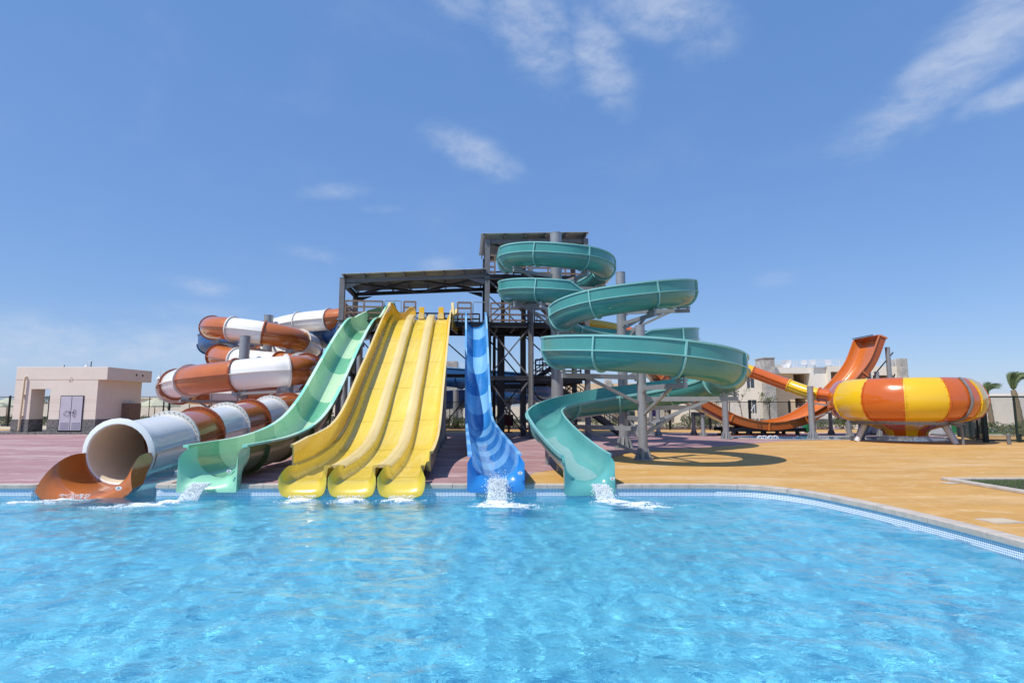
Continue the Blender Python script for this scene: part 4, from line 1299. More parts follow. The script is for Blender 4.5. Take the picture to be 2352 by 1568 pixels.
# ------------------------------------------------------------ blue raft flume far behind
raft = thing('raft_slide', (-10, 44, 0), 'wide dark blue open flume curving far behind the tower and tubes', 'water slide')
RC = [V((-8.2, 34.5, 6.55)), V((-10.5, 36.6, 6.5)), V((-14, 40.3, 6.45)), V((-19, 42.4, 6.5)), V((-22.9, 43.4, 6.5)), V((-24.2, 45.6, 6.4)), V((-21.5, 48.3, 6.0)), V((-14, 48.4, 5.2)), V((-8, 45.6, 4.3)), V((-4, 42.6, 3.75)), V((-0.5, 41.2, 3.4)), V((2.2, 42.2, 3.05)), V((2.4, 44.6, 2.75)), V((0, 46.2, 2.5)), V((-3.6, 45.4, 2.25)), V((-6.2, 43.4, 2.0)), V((-7.4, 40.8, 1.6))]
RP = smooth_pts(spline(RC, 0.25), it=6); fr2 = frames(RP)
step = 11
for q in range(0, len(RP) - 1, step):
    i0, i1 = q, min(q + step, len(RP) - 1)
    rg = []
    for i in range(i0, i1 + 1):
        P_, mi = trough(0.85, 0.72, 0.72, 0.03, 0.08, 12, 0.85); rg.append(put(RP[i], fr2[i], P_))
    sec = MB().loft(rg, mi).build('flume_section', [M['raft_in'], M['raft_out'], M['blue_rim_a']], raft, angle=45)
    a_ = [(-.88 * math.cos(pi * k / 12), -.88 * .85 * math.sin(pi * k / 12)) for k in range(13)]; b_ = [(-.97 * math.cos(pi * k / 12), -.97 * .87 * math.sin(pi * k / 12)) for k in range(13)]
    d = fr2[i0][0] * 0.03; p = RP[i0]
    rings = [put(p - d, fr2[i0], a_), put(p - d, fr2[i0], b_), put(p + d, fr2[i0], b_), put(p + d, fr2[i0], a_)]
    MB().loft([[rings[s_][k] for s_ in range(4)] for k in range(13)]).build('flange', M['raft_out'], sec)
for x, y, z in ((-4.1, 41.5, 2.75), (-20, 43.8, 5.4), (-13, 47, 4.3), (1.6, 43.4, 2.0), (-6.2, 42.0, 1.2)):
    column(raft, x, y, 0.0, z, 0.2, True)
# ------------------------------------------------------------ steel start tower
tow = thing('slide_tower', (-1.3, 29.7, 0), 'dark steel start tower with two roofed platforms, railings, cross bracing and stairs', 'slide tower')
EX = V((0.9964, 0.085, 0)); EY = V((-0.085, 0.9964, 0)); TO = V((-1.32, 29.65, 0))
RZ = math.atan2(EX.y, EX.x)
def tw(x, y, z): return TO + EX * x + EY * y + V((0, 0, z))
XL, XR, XM, DP = -7.55, 5.35, 2.32, 3.6
FLZ, F2Z = 6.05, 8.62
def leg(x, y, z1, w=0.26, m='steel', flip=False):
    mb = MB(); a = tw(x, y, 0.02); b = tw(x, y, z1)
    mb.ibeam(a, b, w, w, 0.02, EY if not flip else EX)
    mb.box(tw(x, y, 0.02), (0.5, 0.5, 0.03), RZ)
    mb.build('leg', M[m], tow, smooth=False)
for x, z in ((XL, 8.3), (0, 10.5), (XR, 10.7)):
    leg(x, 0, z); leg(x, DP, z - .1, 0.26, 'steel_shaded')  # back legs take the steel with shade in its colour
leg(XM, 0, 10.58); leg(XM, DP, 10.5, .26, 'steel_shaded')
leg(1.0, 2.4, F2Z, .2, 'steel_shaded'); leg(0.75, 1.5, FLZ, .22, 'steel_shaded'); leg(XM - .25, 1.8, FLZ, .24, 'steel_shaded')
for x in (-5.2, -2.7): leg(x, DP, FLZ, 0.22, 'steel_shaded')
# platforms: plate on edge beams and joists
def platform(name, x0, x1, y0, y1, z, joist=0.9):
    mb = MB()
    mb.add([tw(x, y, zz) for zz in (z - .04, z) for x, y in ((x0, y0), (x1, y0), (x1, y1), (x0, y1))], [(3, 2, 1, 0), (4, 5, 6, 7), (0, 1, 5, 4), (1, 2, 6, 5), (2, 3, 7, 6), (3, 0, 4, 7)])
    o = mb.build(name, M['floor_plate'], tow, smooth=False)
    mb = MB()
    for y in (y0 + .06, y1 - .06): mb.ibeam(tw(x0, y, z - .165), tw(x1, y, z - .165), .14, .24)
    n = max(2, int((x1 - x0) / joist))
    for k in range(n + 1):
        x = x0 + .07 + (x1 - x0 - .14) * k / n
        mb.ibeam(tw(x, y0 + .13, z - .17), tw(x, y1 - .13, z - .17), .1, .2)
    mb.build('floor_beam', M['steel_shaded'], o, smooth=False)
platform('main_platform', XL - .1, XR - .2, -0.15, DP + .1, FLZ)
platform('upper_platform', -0.1, XR, -0.15, DP + .1, F2Z)
platform('stair_landing', 2.6, 5.3, 1.0, DP + 2.2, 3.15)
platform('tube_landing', XL + .2, -4.0, DP + .2, 7.6, 6.62)
for x in (XL + .4, -4.3): leg(x, 7.3, 6.6, .2, 'steel_shaded')
# roofs: sloping sheet on rafters and purlins
def roof(name, x0, x1, y0, y1, z0, z1):
    n = int((x1 - x0) / 0.09)
    top = []
    for k in range(n + 1):
        s = k / n
        x = x0 + (x1 - x0) * s
        z = z0 + (z1 - z0) * s
        top.append((x, z))
    mb = MB()
    # corrugations run across the depth
    m = int((y1 - y0) / 0.11)
    rg = []
    for j in range(m + 1):
        y = y0 + (y1 - y0) * j / m
        h = 0.03 if j % 2 else 0.0
        rg.append([tw(x0, y, z0 + h), tw(x1, y, z1 + h), tw(x1, y, z1 + h + .012), tw(x0, y, z0 + h + .012)])
    mb.loft(rg)
    o = mb.build(name, M['roof'], tow, smooth=False)
    mb = MB()
    n = int((x1 - x0) / 1.05)
    for k in range(n + 1):
        s = (k + 0.15) / (n + .3)
        x = x0 + (x1 - x0) * s; z = z0 + (z1 - z0) * s
        mb.ibeam(tw(x, y0 + .03, z - .10), tw(x, y1 - .03, z - .10), .07, .19)
    mb.build('purlin', M['steel'], o, smooth=False)
    return o
roof('lower_roof', XL - .05, -0.1, -0.35, DP + .5, 8.42, 8.86)
roof('upper_roof', -0.35, XR + .15, -0.35, DP + .6, 10.76, 11.0)
def rafter(p, q, d=.32, m='steel', name='roof_beam'):
    mb = MB().ibeam(tw(*p), tw(*q), .17, d)
    mb.build(name, M[m], tow, smooth=False)
for y, m in ((0, 'steel'), (DP, 'steel_shaded')):
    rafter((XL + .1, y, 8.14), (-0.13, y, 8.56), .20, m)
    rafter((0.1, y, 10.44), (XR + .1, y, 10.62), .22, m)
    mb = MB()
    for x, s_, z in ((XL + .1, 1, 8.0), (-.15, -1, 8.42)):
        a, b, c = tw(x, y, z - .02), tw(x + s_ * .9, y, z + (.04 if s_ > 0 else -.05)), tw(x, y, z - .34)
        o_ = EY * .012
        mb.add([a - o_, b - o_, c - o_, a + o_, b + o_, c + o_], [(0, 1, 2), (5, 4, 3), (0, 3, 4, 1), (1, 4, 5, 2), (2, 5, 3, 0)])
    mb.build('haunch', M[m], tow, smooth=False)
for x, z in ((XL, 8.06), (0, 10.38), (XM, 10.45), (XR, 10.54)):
    rafter((x, .1, z), (x, DP - .1, z), .26, 'steel_shaded')
mb = MB()
for x0, x1, z0, z1 in ((XL + .2, -3.8, 8.1, 8.3), (-3.8, -.2, 8.3, 8.5), (.2, 2.7, 10.38, 10.46), (2.7, XR - .1, 10.46, 10.55)):
    mb.beam(tw(x0, .1, z0), tw(x1, DP - .1, z1), .12, .12); mb.beam(tw(x0, DP - .1, z0), tw(x1, .1, z1), .12, .12)
mb.build('roof_bracing', M['steel_shaded'], tow, smooth=False)
# cross bracing in the tower's sides
def brace(p, q, w=.07, m='steel'):
    MB().beam(tw(*p), tw(*q), w, w).build('brace', M[m], tow, smooth=False)
for y, m in ((0.0, 'steel'), (DP, 'steel_shaded')):
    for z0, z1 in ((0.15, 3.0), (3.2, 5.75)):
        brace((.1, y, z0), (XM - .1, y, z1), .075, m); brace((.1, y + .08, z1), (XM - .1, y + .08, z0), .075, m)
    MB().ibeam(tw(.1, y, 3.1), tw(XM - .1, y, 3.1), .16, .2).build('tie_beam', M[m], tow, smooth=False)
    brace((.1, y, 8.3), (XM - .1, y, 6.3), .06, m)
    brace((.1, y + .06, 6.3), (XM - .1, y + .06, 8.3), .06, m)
brace((XM + .1, DP, .2), (XR - .1, DP, 2.9), .07, 'steel_shaded'); brace((XM + .1, DP, 2.9), (XR - .1, DP, .2), .07, 'steel_shaded')
brace((XM + .1, 0, 3.2), (XR - .1, 0, 5.75), .07); brace((XM + .1, DP, 5.75), (XR - .1, DP, 3.2), .07, 'steel_shaded')
for y_ in (0, DP): MB().ibeam(tw(XM + .1, y_, 3.1), tw(XR - .1, y_, 3.1), .16, .22).build('tie_beam', M['steel_shaded'], tow, smooth=False)
MB().ibeam(tw(.1, 2.4, 2.75), tw(XM, 2.4, 2.75), .2, .26).build('tie_beam', M['steel_shaded'], tow, smooth=False)
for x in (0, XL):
    brace((x, .1, .2), (x, DP - .1, 3.0), .07, 'steel_shaded'); brace((x, .1, 5.7), (x, DP - .1, 3.2), .07, 'steel_shaded'); brace((x, .1, 3.2), (x, DP - .1, 5.7), .07, 'steel_shaded')
MB().ibeam(tw(XL, .1, 3.4), tw(XL, DP, 3.4), .16, .2).build('tie_beam', M['steel_shaded'], tow, smooth=False)
MB().ibeam(tw(XL + .1, DP, 3.4), tw(-.1, DP, 3.4), .16, .2).build('tie_beam', M['steel_shaded'], tow, smooth=False)
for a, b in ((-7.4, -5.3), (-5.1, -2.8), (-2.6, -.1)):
    brace((a, DP, .2), (b, DP, 3.3), .07, 'steel_shaded'); brace((b, DP, 3.5), (a, DP, 5.7), .07, 'steel_shaded')
# railings: rusty bars with a wire infill
def railing(p, q, z, h=1.02, mat='rusty', mesh=True, bars=(1.0, .70, .40, .10)):
    p, q = V(p), V(q); L = (q - p).length; n = max(1, int(round(L / 1.0)))
    mb = MB()
    P = lambda s, zz: tw(*(p.lerp(q, s))[:2], z + zz)
    for k in range(n + 1): mb.beam(P(k / n, 0), P(k / n, h), .075, .075, 0, EX)
    for b in bars: mb.beam(P(0, h * b), P(1, h * b), .05, .085)
    o = mb.build('railing', M[mat], tow, smooth=False)
    if mesh:
        mb = MB(); nn = int(L / .085)
        for k in range(nn + 1): mb.beam(P(k / nn, .08), P(k / nn, h - .02), .006, .006, 0, EX)
        for k in range(1, 12): mb.beam(P(0, h * k / 12), P(1, h * k / 12), .006, .006)
        mb.build('wire_infill', M['rusty'], o, smooth=False)
railing((XL + .2, -.08, 0), (-5.45, -.08, 0), FLZ); railing((-4.35, -.08, 0), (-3.75, -.08, 0), FLZ)
railing((-1.55, -.08, 0), (-0.85, -.08, 0), FLZ); railing((.2, -.08, 0), (XM - .15, -.08, 0), FLZ)
railing((XM + .2, -.08, 0), (XR - .3, -.08, 0), FLZ, mat='steel'); railing((XL + .05, DP, 0), (-.3, DP, 0), FLZ)
railing((XL, .3, 0), (XL, DP - .3, 0), FLZ)
railing((.1, -.08, 0), (.4, -.08, 0), F2Z); railing((1.4, -.08, 0), (XR - .2, -.08, 0), F2Z); railing((0, .3, 0), (0, DP, 0), F2Z); railing((.2, DP, 0), (XR, DP, 0), F2Z)
railing((2.7, 1.0, 0), (5.2, 1.0, 0), 3.15, mat='steel_shaded', mesh=False)
mb = MB()
for x0, x1 in ((-5.35, -4.5), (-.75, .05)):
    mb.pipe([tw(x0, -.05, FLZ), tw(x0, -.05, FLZ + 1.0), tw(x0 + .06, -.05, FLZ + 1.06), tw(x1 - .06, -.05, FLZ + 1.06), tw(x1, -.05, FLZ + 1.0), tw(x1, -.05, FLZ)], .022)
mb.build('grab_rail', M['galv'], tow)
# stairs, zigzag at the back right
def stair(x0, z0, x1, z1, y0, y1):
    n = int(abs(z1 - z0) / .19); mb = MB()
    for k in range(n):
        s = (k + .5) / n
        mb.box(tw(x0 + (x1 - x0) * s, (y0 + y1) / 2, z0 + (z1 - z0) * s), (abs(x1 - x0) / n + .05, y1 - y0, .04), RZ)
    for y in (y0, y1):
        mb.beam(tw(x0, y, z0), tw(x1, y, z1), .05, .26)
        for h in (.55, 1.0): mb.beam(tw(x0, y, z0 + h), tw(x1, y, z1 + h), .045, .045)
        for k in range(5):
            s = k / 4; mb.beam(tw(x0 + (x1 - x0) * s, y, z0 + (z1 - z0) * s), tw(x0 + (x1 - x0) * s, y, z0 + (z1 - z0) * s + 1.0), .045, .045, 0, EX)
    mb.build('stair_flight', M['steel_shaded'], tow, smooth=False)
stair(7.6, 0.1, 3.3, 3.15, 1.2, 2.3); stair(2.9, 3.15, 5.2, 4.65, 3.9, 5.0); stair(5.2, 4.65, 3.0, 6.05, 2.6, 3.6); stair(5.3, 6.1, 2.6, 8.6, 3.9, 4.9)
# water pipes
def wpipe(pts, r, m):
    MB().pipe([tw(*p) for p in pts], r, 10).build('water_pipe', M[m], tow)
wpipe([(XM + .03, -.32, .02), (XM + .03, -.32, 7.55), (XM + .0, -.30, 7.72), (XM - .15, -.28, 7.78), (XM - 1.2, -.2, 7.78)], .085, 'steel')
wpipe([(.42, .6, .05), (.42, .6, 5.3), (.46, .62, 5.42), (.58, .66, 5.48), (1.7, .9, 5.5), (1.85, .9, 5.56), (1.88, .9, 5.8)], .085, 'black')
wpipe([(.18, .35, .05), (.18, .35, 6.0)], .06, 'black')
wpipe([(XL - .12, -.2, 4.2), (XL - .12, -.2, 5.6), (XL - .05, -.25, 5.72), (XL + .3, -.3, 5.75)], .07, 'steel')
# ------------------------------------------------------------ materials of the surroundings
M['render'] = rough_mat('cream_render', hexc('#dfd6c8'), 0.9, 0.06, 1.2, 0.25, 60, 0.006)
M['render_tan'] = rough_mat('tan_render', hexc('#d3bda0'), 0.9, 0.06, 1.2, 0.15, 60)
M['render_white'] = rough_mat('off_white_render', hexc('#e0dbd2'), 0.9, 0.05, 1.2, 0.15, 60)
M['utility'] = rough_mat('pinkish_render', hexc('#dfd4c6'), 0.9, 0.05, 0.8, 0.35, 45, 0.008)
M['glass'] = rough_mat('window_glass', hexc('#3d4852'), 0.12, 0.1, 2, 0.0, 10, 0.01, 0.0, 0.6)
M['dark'] = rough_mat('dark_interior', hexc('#4d463f'), 0.9, 0.2, 2, 0.0)
M['white_rail'] = rough_mat('white_railing_paint', hexc('#dcdde0'), 0.5, 0.04, 4, 0.0)
M['door'] = rough_mat('lavender_grey_door', hexc('#b9b6c2'), 0.55, 0.05, 2, 0.1, 30, 0.004)
M['beige_pipe'] = rough_mat('beige_pipe', hexc('#d8c3a2'), 0.5, 0.05, 3, 0.0)
M['canvas'] = rough_mat('pale_canvas', hexc('#c9cbb2'), 0.9, 0.06, 3, 0.15, 60)
M['wood'] = rough_mat('pole_wood', hexc('#94785c'), 0.8, 0.15, 5, 0.1)
M['bark'] = rough_mat('pale_bark', hexc('#8b8073'), 0.9, 0.25, 12, 0.5, 40)
M['palm_bark'] = rough_mat('palm_bark', hexc('#8d7d66'), 0.95, 0.35, 14, 0.8, 30, 0.03)
M['leaf_a'] = rough_mat('hedge_leaf', (0.075, 0.11, 0.03, 1), 0.6, 0.5, 2.5, 0.0)
M['leaf_b'] = rough_mat('dusty_leaf', (0.13, 0.16, 0.06, 1), 0.6, 0.4, 2.5, 0.0)
M['palm_leaf'] = rough_mat('palm_frond', (0.12, 0.16, 0.07, 1), 0.6, 0.4, 4, 0.0)
M['grass'] = rough_mat('lawn_grass', (0.10, 0.16, 0.06, 1), 0.9, 0.3, 8, 0.6, 120, 0.02)
M['green'] = rough_mat('green_plastic', hexc('#1d6a45'), 0.4, 0.1, 3, 0.0)
M['purple'] = rough_mat('purple_sign', hexc('#5a3f92'), 0.45, 0.06, 3, 0.0)
M['sign_green'] = rough_mat('green_sign', hexc('#5a8a4a'), 0.45, 0.06, 3, 0.0)
M['sign_white'] = rough_mat('sign_white', hexc('#d8d8dc'), 0.45, 0.03, 3, 0.0)
M['maroon'] = rough_mat('maroon_board', hexc('#5b2a2a'), 0.6, 0.1, 3, 0.0)
M['jeans'] = rough_mat('blue_jeans', hexc('#7d8fae'), 0.85, 0.2, 20, 0.2, 90)
M['shirt'] = rough_mat('grey_shirt', hexc('#8b8f95'), 0.85, 0.1, 10, 0.1, 60)
M['skin'] = rough_mat('skin', hexc('#b98a6c'), 0.5, 0.05, 10, 0.0)
M['hair'] = rough_mat('dark_hair', hexc('#231b17'), 0.6, 0.1, 20, 0.0)
M['pale_plastic'] = rough_mat('pale_grey_plastic', hexc('#a9b1b8'), 0.35, 0.08, 3, 0.0)
M['wire'] = rough_mat('fence_wire', hexc('#3a4145'), 0.6, 0.1, 3, 0.0)
M['fence_green'] = rough_mat('dark_green_post', hexc('#1f3230'), 0.5, 0.1, 3, 0.0)

def stone_mat(name, c1, c2, mortar, w, h):
    m, nt, b = newmat(name)
    g = nd(nt, 'ShaderNodeNewGeometry')
    sp = nd(nt, 'ShaderNodeSeparateXYZ'); nt.links.new(g.outputs['Position'], sp.inputs[0])
    ad = nd(nt, 'ShaderNodeMath', operation='ADD'); nt.links.new(sp.outputs[0], ad.inputs[0]); nt.links.new(sp.outputs[1], ad.inputs[1])
    cb = nd(nt, 'ShaderNodeCombineXYZ'); nt.links.new(ad.outputs[0], cb.inputs[0]); nt.links.new(sp.outputs[2], cb.inputs[1])
    br = nd(nt, 'ShaderNodeTexBrick')
    br.inputs['Color1'].default_value = c1; br.inputs['Color2'].default_value = c2; br.inputs['Mortar'].default_value = mortar
    br.inputs['Scale'].default_value = 1.0; br.inputs['Mortar Size'].default_value = 0.008
    br.inputs['Brick Width'].default_value = w; br.inputs['Row Height'].default_value = h
    nt.links.new(cb.outputs[0], br.inputs['Vector'])
    n_ = tex(nt, geoco(nt), 9, 5, 0.7)
    c = mixrgb(nt, br.outputs['Color'], mixrgb(nt, br.outputs['Color'], (0.6, 0.6, 0.6, 1), 0.35), ramp(nt, n_, [(0.4, 0), (0.7, 1)]))
    nt.links.new(c, b.inputs['Base Color']); b.inputs['Roughness'].default_value = 0.85
    bump(nt, b, mixrgb(nt, br.outputs['Fac'], n_, 0.5), 0.6, 0.02)
    return m
M['stone_dark'] = stone_mat('dark_stone_cladding', hexc('#4f4c4c'), hexc('#6a6665'), hexc('#34312f'), 0.30, 0.11)
M['stone_grey'] = stone_mat('grey_stone_cladding', hexc('#8f8c88'), hexc('#b3aea6'), hexc('#77736d'), 0.42, 0.26)

# ------------------------------------------------------------ utility building
ub = thing('utility_building', (-26.5, 33.7, 0), 'small flat roofed pinkish utility block with grey double doors and dark stone base', 'building')
Y0, Y1 = 33.7, 37.7
mb = MB()
mb.box2((-29.5, Y0, 0.86), (-28.52, Y0 + 1.0, 3.2)); mb.box2((-27.38, Y0, 0.86), (-24.6, Y1, 3.2)); mb.box2((-28.52, Y0, 2.65), (-27.38, Y0 + 0.35, 3.2))
mb.box2((-29.5, Y1 - .8, 0.86), (-28.52, Y1, 3.2)); mb.box2((-28.52, Y1 - .35, 2.65), (-27.38, Y1, 3.2))
mb.build('wall', M['utility'], ub, smooth=False)
MB().box2((-29.5, Y0 - .012, 3.2), (-24.07, Y1 + .15, 3.96)).build('roof_band', M['utility'], ub, smooth=False, bevel=0.015)
mb = MB()
for z in (1.35, 1.86, 2.02, 3.19):
    if z > 3: mb.box2((-29.5, Y0 - .004, z - .012), (-24.6, Y0 + .01, z + .008))
    else:
        for a, b in (((-29.5, -28.52), (-27.38, -26.72), (-25.34, -24.6)))[1 if z < 1.5 else 0:]: mb.box2((a, Y0 - .004, z - .008), (b, Y0 + .01, z + .008))
mb.build('groove', M['render_tan'], ub, smooth=False)
mb = MB()
for a in ((-29.53, Y0 - .03, 0.1), (-27.41, Y0 - .03, .1)):
    b = (-28.50, Y0 + 1.03, .87) if a[0] < -28 else (-26.74, Y0 + .3, .87)
    mb.box2(a, b)
mb.box2((-25.32, Y0 - .03, .1), (-24.57, Y1 + .03, .87)); mb.box2((-29.53, Y1 - .83, .1), (-28.5, Y1 + .03, .87)); mb.box2((-27.41, Y0 + .31, .1), (-24.6, Y1 + .03, .86))
mb.build('stone_base', M['stone_dark'], ub, smooth=False)
MB().box2((-31.8, Y0 - .35, 0), (-24.3, Y1 + .3, .13)).build('plinth', M['stone_dark'], ub, smooth=False)
dr = MB().box2((-26.72, Y0 - .035, .19), (-25.34, Y0 + .05, 2.26)).build('door_frame', M['black'], ub, smooth=False)
for a, b in ((-26.68, -26.045), (-26.015, -25.38)):
    lf = MB().box2((a, Y0 - .055, .22), (b, Y0 + .02, 2.22)).build('door', M['door'], ub, smooth=False, bevel=.01)
    mb = MB()
    for k in range(7): mb.beam((a + .07, Y0 - .06, .32 + .062 * k), (b - .07, Y0 - .06, .32 + .062 * k), .03, .022)
    mb.build('louvre', M['door'], lf, smooth=False)
    x = b - .06 if b < -25.6 else a + .10
    MB().cyl((x - .02, Y0 - .07, 1.28), (x + .06, Y0 - .07, 1.28), .022).build('handle', M['black'], lf)
mb = MB()
for cx_, rx, rz in ((-26.24, .17, .14), (-25.8, .07, .22)):
    mb.pipe([V((cx_ + rx * math.cos(a) + .03 * math.sin(3 * a), Y0 - .085, 1.22 + rz * math.sin(a))) for a in [2 * pi * i / 20 for i in range(21)]], .008, 6)
mb.build('chain', M['black'], ub)
mb = MB().pipe([V((-28.86, Y0 - .0, 3.36)), V((-28.86, Y0 - .10, 3.36)), V((-28.88, Y0 - .12, 3.28)), V((-28.95, Y0 - .12, .22))], .055, 10)
for z in (1.05, 2.3): mb.box((-28.92, Y0 - .06, z), (.17, .12, .05))
mb.build('downpipe', M['beige_pipe'], ub)
mb = MB()
for k in range(8):
    a = 2 * pi * k / 8
    mb.beam((-26.25 + .06 * math.cos(a), Y0 - .012, 3.24 + .06 * math.sin(a)), (-26.25 + .15 * math.cos(a), Y0 - .012, 3.24 + .15 * math.sin(a)), .028, .035, 0, V((0, 1, 0)))
mb.sphere((-26.25, Y0 - .008, 3.24), .055, 10, 6, (1, .4, 1)); mb.build('ornament', M['utility'], ub)
MB().box2((-24.6, 35.9, .72), (-24.22, 37.2, 1.82)).box2((-24.24, 36.0, .8), (-24.20, 37.1, 1.75)).build('ac_box', M['rusty'], ub, smooth=False)  # air conditioner box on the side wall
for y in (36.3, 36.9): MB().cyl((-24.09, y, 3.62), (-24.055, y, 3.62), .07).build('vent', M['black'], ub)

# ------------------------------------------------------------ fences
def chain_panel(w, h, pitch, r_):
    """diamond wire mesh filling w by h, in the xz plane from (0,0)"""
    mb = MB()
    d = pitch
    k = -h
    while k < w:
        for sgn in (1, -1):
            x0, x1 = k, k + h
            z0, z1 = (0, h) if sgn > 0 else (h, 0)
            a, b = max(0, x0), min(w, x1)
            if b - a < 0.02: continue
            za = z0 + (z1 - z0) * (a - x0) / h; zb = z0 + (z1 - z0) * (b - x0) / h
            p, q = V((a, 0, za)), V((b, 0, zb))
            t = (q - p).normalized(); n1 = V((0, 1, 0)) * r_; n2 = t.cross(V((0, 1, 0))) * r_
            mb.add([p + n1, p + n2, p - n1, p - n2, q + n1, q + n2, q - n1, q - n2], [(0, 1, 5, 4), (1, 2, 6, 5), (2, 3, 7, 6), (3, 0, 4, 7)])
        k += d
    return mb
def fence(label, pts, h, pw, post_w, pitch, r_, frame=0.045, mat='black', gap=0.12, name='chain_link_fence'):
    root = thing(name, (pts[0][0], pts[0][1], 0), label, 'fence')
    protos = {}
    for (x0, y0), (x1, y1) in zip(pts, pts[1:]):
        L = math.hypot(x1 - x0, y1 - y0); n = max(1, round(L / pw)); w = L / n
        ux, uy = (x1 - x0) / L, (y1 - y0) / L; rz = math.atan2(uy, ux)
        key = round(w, 3)
        if key not in protos:
            ww = w - gap
            fr_ = MB().beam((0, 0, h - .03), (ww, 0, h - .03), frame, frame).beam((0, 0, .10), (ww, 0, .10), frame, frame)
            for x in (0, ww, ww / 2): fr_.beam((x, 0, .08), (x, 0, h), frame, frame, 0, V((1, 0, 0)))
            protos[key] = (fr_, chain_panel(ww, h - .14, pitch, r_))
        first = None
        for k in range(n):
            px_, py_ = x0 + ux * (w * k + gap / 2), y0 + uy * (w * k + gap / 2)
            if first is None:
                o = protos[key][0].build('fence_panel', M[mat], None, smooth=False)
                o.parent = root; o.location = V((px_, py_, 0)) - origin(root); o.rotation_euler.z = rz
                m_ = protos[key][1].build('wire_mesh', M['wire'], None, smooth=False); m_.parent = o; m_.location = (0, 0, .10)
                first = (o, m_)
            else:
                o = first[0].copy(); COL.objects.link(o); o.parent = root; o.location = V((px_, py_, 0)) - origin(root); o.rotation_euler.z = rz
                m_ = first[1].copy(); COL.objects.link(m_); m_.parent = o
        for k in range(n + 1):
            MB().box((x0 + ux * w * k, y0 + uy * w * k, h / 2 + .04), (post_w, post_w, h + .08), rz).build('post', M[mat], root, smooth=False)
    return root
fence('black chain link fence panels along the back edge of the deck behind the slides', [(-11.2, 39.4), (21.9, 39.3)], 1.95, 2.85, .07, .13, .0055)
fence('black chain link fence behind the small utility building at far left', [(-54, 46.5), (-11.4, 46.0)], 2.42, 3.4, .09, .16, .007)
fence('tall black chain link fence with thick posts right of the striped bowl', [(24.2, 31.0), (21.65, 26.2), (24.3, 25.9), (33, 24.9)], 2.10, 2.7, .17, .075, .005, .07, 'fence_green')
# boundary wall far left
bw = thing('boundary_wall', (-60, 66, 0), 'long low cream boundary wall far behind the utility building', 'wall')
MB().box2((-110, 66, .45), (-14, 66.3, 2.05)).build('wall', M['render'], bw, smooth=False)
MB().box2((-110, 65.95, 0), (-14, 66.35, .45)).build('stone_base', M['stone_dark'], bw, smooth=False)
MB().box2((-110, 65.93, 2.05), (-14, 66.37, 2.13)).build('wall_cap', M['render_white'], bw, smooth=False)

# ------------------------------------------------------------ apartment buildings
def rail(parent, x0, x1, y, z, h=.62, n=5):
    mb = MB()
    for k in range(n): mb.beam((x0, y, z + h * (k + 1) / n), (x1, y, z + h * (k + 1) / n), .035, .035)
    m_ = max(1, round(abs(x1 - x0) / 1.3))
    for k in range(m_ + 1): mb.beam((x0 + (x1 - x0) * k / m_, y, z), (x0 + (x1 - x0) * k / m_, y, z + h), .045, .045, 0, V((1, 0, 0)))
    return mb.build('roof_railing', M['white_rail'], parent, smooth=False)
def window(parent, x0, x1, z0, z1, y):
    f = MB().box2((x0 - .08, y - .05, z0 - .1), (x1 + .08, y + .02, z0)).box2((x0 - .05, y - .03, z1), (x1 + .05, y + .02, z1 + .06)).box2((x0 - .05, y - .03, z0), (x0, y + .02, z1)).box2((x1, y - .03, z0), (x1 + .05, y + .02, z1)).box2(((x0 + x1) / 2 - .025, y - .02, z0), ((x0 + x1) / 2 + .025, y + .02, z1)).build('window', M['render_white'], parent, smooth=False)
    MB().box2((x0, y - .005, z0), (x1, y + .02, z1)).build('pane', M['glass'], f, smooth=False)
def opening(parent, x0, x1, z0, z1, y, depth=1.6):
    """recessed balcony or doorway built as five inside faces"""
    mb = MB()
    mb.add([(x0, y, z0), (x1, y, z0), (x1, y, z1), (x0, y, z1), (x0, y + depth, z0), (x1, y + depth, z0), (x1, y + depth, z1), (x0, y + depth, z1)], [(0, 1, 5, 4), (1, 2, 6, 5), (2, 3, 7, 6), (3, 0, 4, 7), (4, 5, 6, 7)])
    return mb.build('balcony_recess', M['render_tan'], parent, smooth=False, fix=False)
def facade(parent, x0, x1, z0, z1, y, holes, mat, th=.25, name='wall'):
    """a wall in the xz plane with rectangular holes, cut into columns between the holes"""
    mb = MB()
    xs = sorted({x0, x1} | {h[0] for h in holes} | {h[1] for h in holes})
    for a, b in zip(xs, xs[1:]):
        hs = sorted([h for h in holes if h[0] <= a + 1e-6 and h[1] >= b - 1e-6], key=lambda h: h[2])
        z = z0
        for h in hs:
            if h[2] > z: mb.box2((a, y, z), (b, y + th, h[2]))
            z = h[3]
        if z < z1: mb.box2((a, y, z), (b, y + th, z1))
    return mb.build(name, mat, parent, smooth=False)
def X_(px, Y, py=930): return at(px, py, Y).x
def Z_(py, Y): return at(CX, py, Y).z
YB = 52.0
b1 = thing('apartment_building', (26, YB, 0), 'two storey cream block with stone pillars and white roof railing behind the orange ramp', 'building')
xa, xb, xc, xd, xe, xf, xg = (X_(p, YB) for p in (1590, 1752, 1776, 1837, 1863, 1898, 1941))
zt, zr = Z_(843, YB), Z_(857, YB)
xr = X_(2056, YB)
hole1 = (xa + 1.2, xa + 2.1, 3.4, 4.7); 
h_low, h_up = (X_(1742, YB), X_(1748, YB), Z_(892, YB), Z_(876, YB)), None
